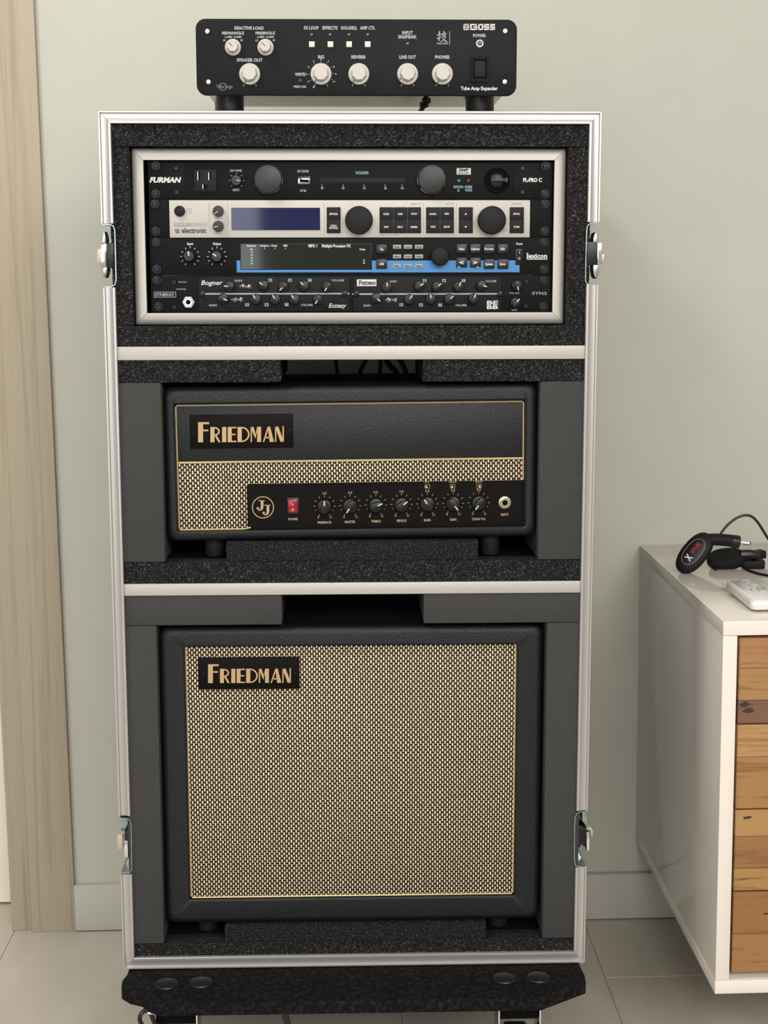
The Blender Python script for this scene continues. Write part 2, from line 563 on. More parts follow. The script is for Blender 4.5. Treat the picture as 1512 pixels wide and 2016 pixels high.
# ------------------------------------------------------------------ shared small meshes
def cyl_mesh(name, r, h, m, seg=24, bev=None, dome=0.0):
    bev = bev if bev is not None else min(r, h) * 0.15
    prof = [(r, 0), (r, h - bev), (r - bev * 0.3, h - bev * 0.3), (r - bev, h)]
    if dome: prof.append((r * 0.5, h + dome * 0.8))
    prof.append((1e-5, h + dome))
    return B().lathe(prof, seg).mesh(name, m)


def key_mesh(name, w, h, d, m, bev=0.0008):
    return B().box(-w / 2, w / 2, -d, 0, -h / 2, h / 2, bev).mesh(name, m)


def rack_screw_mesh():
    b = B().lathe([(0.0058, 0), (0.0058, 0.0006), (0.0052, 0.0012), (0.0038, 0.0012), (0.0036, 0.0026), (0.0028, 0.0032), (0.0013, 0.0032), (0.0012, 0.002), (1e-5, 0.002)], 20)
    return b.mesh('rack_screw', MT['screw'])


RACK_SCREW = rack_screw_mesh()
SMALL_SCREW = B().lathe([(0.003, 0), (0.003, 0.0008), (0.0024, 0.0016), (0.0011, 0.0016), (0.001, 0.0008), (1e-5, 0.0008)], 16).mesh('screw', MT['screw'])
TINY_SCREW = B().lathe([(0.0016, 0), (0.0016, 0.0004), (0.0012, 0.0008), (1e-5, 0.0009)], 12).mesh('screw', MT['screw'])
NICKEL_SCREW = B().lathe([(0.003, 0), (0.003, 0.0006), (0.0022, 0.0015), (0.0009, 0.0016), (0.0008, 0.001), (1e-5, 0.001)], 16).mesh('screw', MT['steel'])


def bar_knob(r, h):
    """black pointer knob: round skirt with a raised grip bar"""
    b = B().lathe([(r, 0), (r, h * 0.3), (r * 0.92, h * 0.42), (r * 0.8, h * 0.46), (1e-5, h * 0.46)], 24)
    poly = []
    for a in range(-60, 61, 20): poly.append((r * 0.42 * math.sin(math.radians(a)) * 1.15, r * 0.95 * math.cos(math.radians(a)) * 0.98))
    for a in range(-60, 61, 20): poly.append((-r * 0.5 * math.sin(math.radians(a)) * 1.25, -r * 0.88 * math.cos(math.radians(a))))
    b.prism(poly, 0, -h, r * 0.12)
    return b.mesh('knob', MT['black'])


def line_mesh(r0, r1, w, h):
    return B().box(-w / 2, w / 2, -h - 0.0003, -h + 0.0004, r0, r1).mesh('pointer', MT['white'])


KNOB_S = bar_knob(0.0066, 0.010); PTR_S = line_mesh(0.0014, 0.0060, 0.0011, 0.010)
KNOB_A = bar_knob(0.0092, 0.013); PTR_A = line_mesh(0.0022, 0.0085, 0.0013, 0.013)
KNOB_L = B().lathe([(0.0072, 0), (0.0072, 0.004), (0.0064, 0.010), (0.0058, 0.0115), (1e-5, 0.0118)], 20).mesh('knob', MT['black'])
PTR_L = line_mesh(0.0004, 0.0056, 0.0014, 0.0118)
KNOB_T = B().lathe([(0.0064, 0), (0.0064, 0.006), (0.0058, 0.0075), (1e-5, 0.0078)], 20).mesh('knob', MT['black'])
PTR_T = line_mesh(0.0002, 0.0050, 0.0007, 0.0078)


def knob(parent, me, ptr, pan, px, py, dx, dy, y=None, label=None, flatten=False):
    """knob with its pointer aimed along dx,dy (pixels, y down)"""
    x, z = pan.p(px, py); y = pan.y if y is None else y
    a = math.atan2(dx, -dy)
    k = part('knob', me, None, parent, (x, y, z), (0, a, 0), label)
    if ptr is not None:
        if flatten: part('pointer', ptr, None, parent, (x, y, z), (0, a, 0))
        else: part('pointer', ptr, None, k, (x, y, z))
    return k


# ================================================================== THE ROOM
b = B().box(-0.515, 2.3, YW, YW + 0.12, 0, 2.6).box(-2.4, -1.44, YW, YW + 0.12, 0, 2.6).box(-1.44, -0.515, YW, YW + 0.12, 2.08, 2.6)
struct('wall_back', b, MT['wall'])
floor = struct('floor', B().box(-2.4, 2.3, -2.6, 2.6, -0.02, -0.0012), MT['grout'])
tw, tl, gap = 0.3065, 0.62, 0.0011
tme = B().box(gap / 2, tw - gap / 2, gap / 2, tl - gap / 2, -0.01, 0, 0.0006, 1).mesh('tile', MT['floor'])
for ci in range(-5, 5):
    x = -0.5426 + ci * tw + (0.0002 if ci else 0)
    off = 2.124 if ci % 2 else 2.124 - tl / 2
    for r in range(-3, 2):
        if off + r * tl > 2.5: continue
        o = bpy.data.objects.new('tile', tme); COL.objects.link(o); o.parent = floor; o.location = (x, off + r * tl, 0)
struct('baseboard_back', B().box(-0.4423, 2.3, YW - 0.012, YW, 0.002, 0.078, 0.0012), MT['base'])
struct('trim_1', B().box(-0.5128, -0.4423, YW - 0.0098, YW + 0.002, 0.0, 2.15, 0.001), MT['casing'])
struct('trim_2', B().box(-0.5462, -0.5128, YW - 0.0023, YW + 0.12, 0.0, 2.10, 0.001), MT['casing'])
struct('trim_3', B().box(-1.44, -0.5128, YW - 0.0098, YW + 0.0, 2.08, 2.15, 0.001), MT['casing'])
struct('trim_4', B().box(-1.475, -1.405, YW - 0.0098, YW + 0.0, 0.0, 2.15, 0.001), MT['casing'])
struct('door_1', B().box(-1.405, -0.5465, YW + 0.104, YW + 0.142, 0.004, 2.08, 0.001), MT['doorw'])

# ================================================================== FLIGHT CASE
W, H, D = 0.59, 1.0616, 0.42
P0 = Pan(CASE, 0.0)
case = thing('flight_case', 'tall black flight case with aluminium edges, three foam-lined bays stacked on a dolly', 'flight case', CASE)


def zl(py, y=0.0, px=690): return P0.p(px, py, y)[1]


latch_z = {(-1, 1): (zl(440, px=205), zl(566, px=215)), (1, 1): (zl(437, px=1178), zl(560, px=1170)),
           (-1, 0): (zl(1606, px=240), zl(1722, px=245)), (1, 0): (zl(1596, px=1155), zl(1708, px=1150))}
for s in (-1, 1):
    xo = s * (W / 2 - 0.0015); xi = s * (W / 2 - 0.0105)
    b = B()
    b.box(min(xo, xi), max(xo, xi), 0.125, D - 0.004, 0.003, H - 0.003)
    cuts = [latch_z[(s, 1)], latch_z[(s, 0)]]
    z1 = H - 0.003
    for za, zb in ((min(c), max(c)) for c in cuts):
        b.box(min(xo, xi), max(xo, xi), 0.004, 0.125, zb, z1); z1 = za
    b.box(min(xo, xi), max(xo, xi), 0.004, 0.125, 0.003, z1)
    part('side_panel', b, MT['laminate'], case)
part('top_panel', B().box(-W / 2 + 0.0015, W / 2 - 0.0015, 0.004, D - 0.004, H - 0.0115, H - 0.0022), MT['topbounce'], case, label='top panel coloured pale to bounce light upward')
part('bottom_panel', B().box(-W / 2 + 0.0015, W / 2 - 0.0015, 0.004, D - 0.004, 0.0022, 0.0115), MT['laminate'], case)

# extrusion profile: w inward from the outer corner, d toward the viewer
EXW = 0.0148
PROF = [(0.0, -0.030), (0.0, 0.0002), (0.0007, 0.0016), (0.0024, 0.0016), (0.0034, -0.0010), (0.0050, -0.0012), (0.0112, 0.0), (0.0120, 0.0008), (0.0142, 0.0008), (EXW, 0.0), (EXW, -0.006),
        (0.0019, -0.004), (0.0015, -0.030)]


def extr(pa, pb, inward, ma, mb, back=False):
    pa, pb, inn = Vector(pa), Vector(pb), Vector(inward); d = (pb - pa).normalized()
    la, lb = [], []
    for w, dd in PROF:
        o = Vector((0, D + dd, 0)) if back else Vector((0, -dd, 0))
        la.append(pa + d * (w + 0.0002 if ma else 0) + inn * w + o); lb.append(pb - d * (w + 0.0002 if mb else 0) + inn * w + o)
    return B().loft([la, lb])


hw = W / 2
part('edge_extrusion', extr((-hw, 0, H), (hw, 0, H), (0, 0, -1), 1, 1), MT['alu'], case)
part('edge_extrusion', extr((-hw, 0, 0), (hw, 0, 0), (0, 0, 1), 1, 1), MT['alu'], case)
part('edge_extrusion', extr((-hw, 0, H), (hw, 0, H), (0, 0, -1), 1, 1, True), MT['alu'], case)
part('edge_extrusion', extr((-hw, 0, 0), (hw, 0, 0), (0, 0, 1), 1, 1, True), MT['alu'], case)
for s in (-1, 1):
    (a0, a1), (c0, c1) = latch_z[(s, 1)], latch_z[(s, 0)]
    for z0, z1, m0, m1 in ((a0, H, 0, 1), (c0, a1, 0, 0), (0, c1, 1, 0)):
        part('edge_extrusion', extr((s * hw, 0, z0), (s * hw, 0, z1), (-s, 0, 0), m0, m1), MT['alu'], case)
    part('edge_extrusion', extr((s * hw, 0, 0), (s * hw, 0, H), (-s, 0, 0), 1, 1, True), MT['alu'], case)

# shelves with an aluminium nose
ix = hw - 0.0105
for (y0, y1) in ((681.5, 708), (1147, 1170)):
    za, zb = zl(y1, 0.003), zl(y0, 0.003)
    part('shelf', B().box(-ix, ix, 0.008, 0.335, za + 0.003, zb - 0.003), MT['laminate'], case)
    part('shelf_nose', B().box(-hw + EXW - 0.0008, hw - EXW + 0.0008, 0.0025, 0.009, za, zb, 0.0006), MT['alur'], case, label='aluminium strip on the front edge of a shelf')

# foam: (name, px box, front y, back y, kind)
FY = 0.005


def foam_part(x0, y0, x1, y1, yf, yb, kind, name='foam_block', px_ref=None):
    a, c, d, e = Pan(CASE, yf).rect(x0, y0, x1, y1)
    a = max(a, -ix + 0.0005); c = min(c, ix - 0.0005)
    if kind == 'porous': return part(name, B().foam(a, c, yf, yb, d, e), MT['porous'], case, smooth=60)
    return part(name, B().box(a, c, yf, yb, d, e, 0.0015, 2), MT['smooth'], case, label='smooth grey foam block')


z_in = H - 0.0125
zs1a, zs1b = zl(708, 0.003), zl(681.5, 0.003); zs2a, zs2b = zl(1170, 0.003), zl(1147, 0.003)


def foam_m(x0, x1, z0, z1, yf, yb, kind='porous'):
    if kind == 'porous': return part('foam_block', B().foam(x0, x1, yf, yb, z0, z1), MT['porous'], case, smooth=60)
    return part('foam_block', B().box(x0, x1, yf, yb, z0, z1, 0.0015, 2), MT['smooth'], case, label='smooth grey foam block')


def fx(px, py, y=FY): return P0.p(px, py, y)[0]


rx0, rx1, rzt, rzb = fx(262, 470, 0.016), fx(1113, 470, 0.016), zl(291, 0.016), zl(639, 0.016)
foam_m(-ix, ix, rzt + 0.0010, z_in, FY, 0.33)
foam_m(-ix, ix, zs1b + 0.0005, rzb - 0.0012, FY, 0.33)
foam_m(-ix, rx0 - 0.0012, rzb - 0.0008, rzt + 0.0006, FY + 0.002, 0.33)
foam_m(rx1 + 0.0012, ix, rzb - 0.0008, rzt + 0.0006, FY + 0.002, 0.33)
# middle bay
zmid = zl(751.5, FY)
foam_m(-ix, fx(553, 730), zmid, zs1a - 0.0005, FY, 0.24)
foam_m(fx(833, 730), ix, zmid, zs1a - 0.0005, FY, 0.20)
zlow = zl(1105, FY)
foam_m(-ix, ix, zs2b + 0.0005, zlow, FY, 0.034)
part('shade_pad', B().box(-ix, ix, 0.0355, 0.35, zs2b + 0.0005, zlow - 0.001, 0.001), MT['dark'], case, label='black pad standing in for the shade in the middle bay pits')  # added black pad: its colour gives the pits beside the foam their shade
foam_m(fx(445, 1085), fx(941, 1085), zlow + 0.0004, zl(1066, FY) - 0.001, FY + 0.003, 0.2)
foam_m(-ix, fx(321, 930), zlow + 0.0006, zmid - 0.0004, FY - 0.001, 0.3, 'smooth')
foam_m(fx(1061, 930), ix, zlow + 0.0006, zmid - 0.0004, FY - 0.001, 0.3, 'smooth')
# lower bay
zt = zl(1228.5, FY)
foam_m(-ix, fx(555, 1200), zt, zs2a - 0.0005, FY - 0.001, 0.3, 'smooth')
foam_m(fx(834, 1200), ix, zt, zs2a - 0.0005, FY - 0.001, 0.3, 'smooth')
zb3 = zl(1853, FY)
foam_m(-ix, ix, 0.0122, zb3, FY, 0.034)
part('shade_pad', B().box(-ix, ix, 0.0355, 0.35, 0.0122, zb3 - 0.001, 0.001), MT['dark'], case, label='black pad standing in for the shade in the lower bay pits')  # same again: shade of the lower pits put in as black colour
foam_m(fx(443, 1836), fx(957, 1836), zb3 + 0.0004, zl(1824, FY), FY + 0.003, 0.25)
foam_m(-ix, fx(315.5, 1550), zb3 + 0.0006, zt - 0.0004, FY - 0.001, 0.3, 'smooth')
foam_m(fx(1072, 1550), ix, zb3 + 0.0006, zt - 0.0004, FY - 0.001, 0.3, 'smooth')


# latches: outlines measured on the case front
def poly_px(pts, ox, oy, f, y): return [P0.p(ox + x / f, oy + z / f, y) for x, z in pts]


def latch(ox, oy, f, band, plates, dark, barrel, tab, leaves=(), label=None):
    b = B()
    pts = poly_px(band, ox, oy, f, 0.004)
    q = [Vector((x, 0, z)) for x, z in pts]
    # the dish wall: a thin band running into the case
    t = 0.0011; inner = []
    n = len(q)
    for i in range(n):
        d = (q[min(i + 1, n - 1)] - q[max(i - 1, 0)]).normalized(); nn = Vector((-d.z, 0, d.x)); inner.append(q[i] + nn * t)
    b.loft([[(p.x, 0.001, p.z) for p in q + inner[::-1]], [(p.x, 0.124, p.z) for p in q + inner[::-1]]])
    for pl in plates: b.prism(poly_px(pl, ox, oy, f, 0.03), 0.034, 0.03)
    l = part('latch', b, MT['zinc'], case, label=label)
    part('latch_body_shade', B().prism(poly_px(dark, ox, oy, f, 0.006), 0.045, 0.006, 0.0004), MT['black'], l)
    part('latch_barrel', B().prism(poly_px(barrel, ox, oy, f, 0.002), 0.03, 0.002, 0.0012), MT['chrome'], l)
    part('latch_tab', B().prism(poly_px(tab, ox, oy, f, 0.012), 0.022, 0.012, 0.0005), MT['tabm'], l)
    for lf in leaves:
        part('latch_wing', B().prism(poly_px(lf, ox, oy, f, 0.005), 0.03, 0.005, 0.001), MT['zinc'], l)


def leaf(x0, x1, z0, z1, up):
    xm = (x0 + x1) / 2; w = (x1 - x0) / 2; pts = []
    for i in range(9):
        t = i / 8; ww = w * math.sin(PI * (0.16 + 0.84 * (1 - t)) * 0.62) if True else w
        pts.append((t, ww))
    zz = (lambda t: z1 + (z0 - z1) * t) if up else (lambda t: z0 + (z1 - z0) * t)
    a = [(xm + w_ * (1 if i else 0.95), zz(t)) for i, (t, w_) in enumerate(pts)]
    c = [(xm - w_, zz(t)) for t, w_ in reversed(pts)]
    c[0] = (xm, c[0][1] - 1)
    return a + c


R4 = lambda x0, y0, x1, y1: [(x0, y0), (x1, y0), (x1, y1), (x0, y1)]
latch(180, 420, 9.16, [(200, 208), (330, 208), (395, 235), (418, 310), (435, 900), (443, 1200), (420, 1285), (360, 1318), (250, 1318)],
      [], R4(262, 535, 402, 985), R4(163, 548, 268, 970), R4(100, 640, 170, 910),
      (leaf(172, 262, 330, 545, True), leaf(190, 285, 970, 1165, False)), 'latch cut into the upper left edge')
latch(1080, 420, 9.16, [(900, 180), (760, 182), (705, 225), (690, 300), (672, 900), (668, 1220), (700, 1272), (760, 1285), (880, 1288)][::-1],
      [], R4(692, 512, 890, 935), R4(880, 532, 968, 925), R4(955, 735, 1010, 890),
      (leaf(805, 905, 340, 530, True), leaf(805, 912, 930, 1180, False)), 'latch cut into the upper right edge')
latch(200, 1590, 14.4, [(520, 285), (700, 290), (800, 335), (830, 420), (842, 900), (850, 1500), (845, 1730), (790, 1815), (560, 1822)],
      [[(565, 300), (800, 320), (830, 660), (560, 660)], [(580, 1800), (830, 1790), (835, 1340), (760, 1440)]],
      R4(650, 665, 825, 1325), [(640, 955), (745, 940), (752, 1430), (620, 1395)], R4(440, 785, 600, 1195), (), 'latch cut into the lower left edge')  # the black plate here paints the shadowed hole and hook
latch(1110, 1580, 14.4, [(640, 245), (480, 255), (370, 300), (325, 380), (305, 700), (300, 1300), (300, 1600), (330, 1740), (400, 1785), (620, 1790)][::-1],
      [[(365, 290), (520, 290), (490, 640), (345, 640)], [(320, 1380), (410, 1390), (590, 1770), (350, 1760)]],
      [(340, 650), (480, 650), (640, 720), (640, 1250), (560, 1240), (500, 1180), (450, 1280), (340, 1280)], R4(645, 900, 738, 1370), [(640, 710), (780, 705), (832, 800), (825, 950), (765, 950), (750, 800), (640, 740)],
      ([(525, 280), (620, 270), (690, 470), (680, 680), (610, 640), (520, 520)],), 'latch cut into the lower right edge')

# ================================================================== RACK FRAME AND UNITS
UY = 0.024     # face plates
frame_t = thing('rack_frame', 'silver mitred aluminium frame around the four rack units, set in foam', 'rack frame', CASE, (0, 0.01, rzb))
PF = Pan(CASE, 0.016)
fx0, fx1, fz1, fz0 = rx0, rx1, rzt, rzb
wl = PF.p(288, 470)[0] - fx0; wr = fx1 - PF.p(1090.5, 470)[0]; wt = fz1 - PF.p(690, 314.5)[1]; wb = PF.p(690, 617)[1] - fz0
wf = (wl + wr + wt + wb) / 4


def rail(pa, pb, inward):
    pa, pb, inn = Vector(pa), Vector(pb), Vector(inward); d = (pb - pa).normalized(); la, lb = [], []
    for w, dd in ((0, 0.05), (0, 0.006), (0.0012, 0.0035), (0.0045, 0.0008), (0.007, 0.0), (wf, 0.0), (wf, 0.006), (0.003, 0.009), (0.003, 0.05)):
        o = Vector((0, 0.0155 + dd, 0)); w = min(w, wf)
        la.append(pa + d * (w + 0.00025) + inn * w + o); lb.append(pb - d * (w + 0.00025) + inn * w + o)
    return B().loft([la, lb])


for pa, pb, inn in (((fx0, 0, fz1), (fx1, 0, fz1), (0, 0, -1)), ((fx0, 0, fz0), (fx1, 0, fz0), (0, 0, 1)), ((fx0, 0, fz0), (fx0, 0, fz1), (1, 0, 0)), ((fx1, 0, fz0), (fx1, 0, fz1), (-1, 0, 0))):
    part('frame_rail', rail(pa, pb, inn), MT['alur'], frame_t)

PU = Pan(CASE, UY)
UH = (PU.p(690, 316.5)[1] - PU.p(690, 616)[1]) / 4
UZ0 = PU.p(690, 316.5)[1]
ux = 0.2413


def rack_unit(name, label, cat, i, rows, pmat='panel', depth=0.26, sx=((307, 1074), (307, 1073))):
    zt_, zb_ = UZ0 - i * UH - 0.0001, UZ0 - (i + 1) * UH + 0.0001
    t = thing(name, label, cat, CASE, (0, UY, zb_))
    part('faceplate', B().box(-ux, ux, UY, UY + 0.003, zt_ if 0 else zb_, zt_, 0.0006), MT[pmat], t)
    part('chassis', B().box(-0.232, 0.232, UY + 0.003, depth, zb_ + 0.0001, zt_ - 0.0001), MT['dark'], t)
    for ry, (xa, xb) in zip(rows, sx):
        for x in (xa, xb):
            q = PU.p3(x, ry); part('rack_screw', RACK_SCREW, None, t, q)
    return t


def prints(t, items, m, pan=PU, extra=None, name='lettering', bold=0.03):
    b = B()
    for it in items:
        s, x, y, w, h = it[:5]; text(b, pan, s, x, y, w, h, *(it[5:] or (0.0, bold)))
    if extra: extra(b)
    return part(name, b, MT[m], t, smooth=0, kind='stuff')


def rbox(t, name, px0, py0, px1, py1, d, m, bev=0.0006, pan=PU, back=0.0, label=None, y=None):
    a, c, e, f = pan.rect(px0, py0, px1, py1); y = pan.y if y is None else y
    return part(name, B().box((a - c) / 2, (c - a) / 2, -d, back, (e - f) / 2, (f - e) / 2, bev), MT[m], t, ((a + c) / 2, y, (e + f) / 2), label=label)


# ---- unit 1: power conditioner
t = rack_unit('power_conditioner', 'black power conditioner with an outlet and round lamps, topmost unit in the rack', 'power conditioner', 0, (326, 381.5))
PE = Pan(CASE, UY - 0.0008)
prints(t, [('FURMAN', 325.6, 354.3, 60, 9.5, 0.25, 0.05)], 'white', PE, name='maker_lettering')
prints(t, [('PL-PRO C', 1048.2, 354.3, 37, 7, 0.0, 0.05)], 'white', PE, name='model_lettering')
rbox(t, 'ear_plate', 318, 321, 364, 389, 0.0006, 'panel', 0.0003); rbox(t, 'ear_plate', 1010, 321, 1063, 389, 0.0006, 'panel', 0.0003)
for x, y in ((347, 331.6), (348, 378.6), (1028.5, 331.6), (1028.5, 378)): part('screw', SMALL_SCREW, None, t, PE.p3(x, y))
o = rbox(t, 'outlet', 382.2, 333.6, 426.3, 377.7, 0.0022, 'blackm', 0.0005)
ps = Pan(CASE, UY - 0.0023)
for bx in ((389.5, 338, 393.5, 355), (411, 339.5, 415, 354.5), (399.5, 363, 407.5, 372)):
    rbox(o, 'slot', *bx, 0.0003, 'dark', 0, ps)
    rbox(o, 'contact', bx[0] - 0.6, bx[1], bx[0] + 0.6, bx[3], 0.0005, 'steel', 0, ps)
for cx in (528, 849.7):
    r = 28 * PU.k(cx, 353)
    k = part('lamp_cap', B().lathe([(r * 0.97, 0), (r, 0.003), (r, 0.008), (r * 0.95, 0.0094), (r * 0.88, 0.0098), (1e-5, 0.0098)], 40), MT['disc'], t, PU.p3(cx, 353.2))
    part('lamp_rim', B().lathe([(r * 1.0, 0), (r * 1.03, 0.0004), (r * 1.03, 0.004), (r * 1.0, 0.0045)], 40), MT['chrome'], k, PU.p3(cx, 353.2))
knob(t, KNOB_T, PTR_T, PU, 465.6, 355.6, 8, 1)
prints(t, [('LIGHT DIMMER', 464.7, 335.9, 24, 4), ('LIGHTS', 464.7, 373.8, 13, 4.5), ('USB CHARGER', 596.6, 337, 23, 4.5), ('5V 2A', 597, 375.4, 12, 4.5),
           ('VOLTAGE METER', 712.6, 340.3, 26, 5)] + [(s, x, 370.5, 5, 4) for s, x in zip(('90', '100', '110', '120', '130'), (634.3, 675.6, 717, 758.8, 792))] +
       [('PROTECTION', 902.5, 368, 19, 4.5), ('OK', 902.5, 374.8, 4.5, 4.5), ('EXTREME', 922.2, 368, 14, 4.5), ('VOLTAGE', 922.2, 374.4, 14, 4.5)], 'bluep',
       extra=lambda b: ([line(b, PU, x, 363, x, 367.5, 1.1) for x in (634, 675.2, 716.5, 758.3, 791.6)],
                        [dot(b, PU, 465.6 + 14 * math.cos(a * PI / 180), 355.6 - 14 * math.sin(a * PI / 180), 1) for a in (0, 45, 90, 135, 180, 225, -45)]))
u = rbox(t, 'usb_port', 584.5, 346, 612.5, 365, 0.001, 'black', 0.001)
rbox(u, 'usb_shell', 587, 351, 609, 361.5, 0.0004, 'chrome', 0.0003, Pan(CASE, UY - 0.001)); rbox(u, 'usb_tongue', 590, 353, 608, 359, 0.0006, 'dark', 0, Pan(CASE, UY - 0.001))
rbox(t, 'meter_window', 630, 350, 798, 361.5, 0.0006, 'blackm', 0.0003)
st = rbox(t, 'sticker', 899, 331, 927, 343.8, 0.0005, 'white', 0.0002, label='white maker sticker')
pst = Pan(CASE, UY - 0.0006)
prints(st, [('SMP', 913, 334.8, 20, 5, 0, 0.04), ('EVS+LiFT', 913, 340.8, 22, 2.8)], 'darkp', pst)
for x, m in ((903.4, 'ledg'), (922.2, 'ledr')): part('indicator_lamp', cyl_mesh('indicator_lamp', 0.0017, 0.001, MT[m], 14, dome=0.0008), None, t, PU.p3(x, 355.6))
r = 25 * PU.k(978, 355)
k = part('power_recess', B().lathe([(r, 0), (r, 0.0012), (r * 0.93, 0.0016), (r * 0.9, 0.0004), (1e-5, 0.0002)], 36), MT['dark'], t, PU.p3(978.2, 355.6))
part('power_switch', B().lathe([(r * 0.55, 0), (r * 0.55, 0.004), (r * 0.45, 0.005), (1e-5, 0.005)], 24).box(-r * 0.5, r * 0.75, -0.0075, -0.003, -r * 0.13, r * 0.13, 0.0005), MT['black'], k, PU.p3(978.2, 355.6))
part('switch_tip', B().box(r * 0.6, r * 0.82, -0.008, -0.003, -r * 0.2, r * 0.2, 0.0004), MT['disc'], k, PU.p3(978.2, 355.6))

# ---- unit 2: silver effects processor
t = rack_unit('effects_processor', 'silver-faced effects processor with a dark blue display and two large black knobs', 'effects processor', 1, (401.6, 455), sx=((305.5, 1073), (307, 1071.8)))
fp = rbox(t, 'silver_plate', 333.9, 394.2, 1043, 467.6, 0.0012, 'silver', 0.0003, label='silver front plate')
PS = Pan(CASE, UY - 0.0012)
part('power_button', cyl_mesh('power_button', 10.6 * PS.k(354, 415), 0.003, MT['blackm']), None, t, PS.p3(354, 415.7))
for y, dx, dy in ((416, -5, 4), (445.8, -6, 1)): knob(t, KNOB_T, PTR_T, PS, 430, y, dx, dy)
for x in (706.5, 967.1):
    r = 27.2 * PS.k(x, 433)
    part('encoder_knob', B().lathe([(r, 0), (r, 0.012), (r * 0.97, 0.0135), (r * 0.9, 0.0142), (1e-5, 0.0138)], 48), MT['blackm'], t, PS.p3(x, 434))
l = rbox(t, 'display', 453.2, 405.5, 633.6, 456.5, 0.0006, 'black', 0.0003)
rbox(l, 'screen', 455.5, 409, 630, 453, 0.0003, 'lcdblue', 0, Pan(CASE, UY - 0.0018))
PK = Pan(CASE, UY - 0.0012 - 0.0022)


def keys(x0, y0, x1, y1, nc, nr, name='button'):
    for c in range(nc):
        for r_ in range(nr):
            w = (x1 - x0) / nc; h = (y1 - y0) / nr
            rbox(t, name, x0 + c * w + 0.35, y0 + r_ * h + 0.3, x0 + (c + 1) * w - 0.35, y0 + (r_ + 1) * h - 0.3, 0.0022, 'blackm', 0.0004, PS)


for kx in ((643, 670.8, 1), (747, 829, 3), (838.6, 893.8, 2), (903, 931, 1), (1003.2, 1031.4, 1)): keys(kx[0], 407.8, kx[1], 459.2, kx[2], 2)


def tri(b):
    for y, s in ((421, 1), (447, -1)): b.flat([PK.p(917 - 2.6, y + 1.8 * s), PK.p(917 + 2.6, y + 1.8 * s), PK.p(917, y - 1.8 * s)], PK.y - 0.0003)


prints(t, [('BYPASS', 656.8, 421.4, 16, 3.6), ('LEVELS', 656.8, 444.5, 12, 3.2), ('ROUTING', 656.8, 449, 17, 3.2), ('FILTER', 760.5, 421.4, 11, 3.4), ('COMP', 788, 421.4, 10, 3.4), ('PITCH', 815.3, 421, 11, 3.4),
           ('MOD', 760.5, 446.8, 9, 3.4), ('DELAY', 788, 446.8, 11, 3.4), ('REVERB', 815, 447, 13, 3.4), ('GLOBAL', 852.3, 421.3, 14, 3.4), ('MIDI', 879.6, 421, 8, 3.4), ('MOD', 852.9, 446.5, 9, 3.4), ('SETUP', 879.5, 446.7, 12, 3.4),
           ('RECALL', 1017.2, 421, 13, 3.4), ('STORE', 1017, 446.7, 11, 3.4)], 'white', PK, tri, 'button_lettering')


def tc_extra(b):
    arc(b, PS, 372.6, 415, 4.5, 0.8); line(b, PS, 372.6, 412.5, 372.6, 417.5, 1.2)
    pr(b, PS, 343, 439, 374, 445.4); outline(b, PS, 374, 439, 407, 445.4, 0.6)
    for x in (412, 448.4, 638, 833.8, 898.3): pr(b, PS, x - 0.3, 400, x + 0.3, 460)


prints(t, [('EFFECTS', 819, 401.6, 20, 3.5, 0, 0), ('SETUP', 885.6, 401.3, 15, 3.5, 0, 0), ('CONTROL', 1018.5, 401.3, 22, 3.5, 0, 0), ('DOUBLE CLICK TO EDIT', 766.3, 462.6, 38, 2.4, 0, 0), ('HOLD TO MUTE', 878.5, 462.6, 25, 2.4, 0, 0),
           ('INPUT', 429.8, 430.8, 15, 3, 0, 0), ('OUTPUT', 430, 460.7, 17, 3, 0, 0), ('PUSH', 992.6, 451.5, 9, 2.4, 0, 0), ('ENTER', 992.6, 455.5, 10, 2.4, 0, 0), ('GUITAR EFFECTS', 390.5, 442.2, 30, 2.6, 0, 0)], 'palep', PS, tc_extra)
prints(t, [('tc electronic', 375.3, 453.6, 62, 9.5, 0, 0.03)], 'darkp', PS, name='maker_lettering')
prints(t, [('G-MAJOR 2', 358.5, 442.2, 25, 3.2)], 'silver', Pan(CASE, UY - 0.0016), name='model_lettering')

# ---- unit 3: effects processor with blue band
t = rack_unit('effects_processor', 'black effects processor with a dark green display over a blue band', 'effects processor', 2, (477.2, 530), sx=((307.8, 1071), (308.7, 1071)))
bb = B()


def bar3(x0, y0, x1, y1):
    a, c, d, e = PU.rect(x0, y0, x1, y1); bb.box(a, c, UY - 0.0005, UY + 0.0002, d, e)


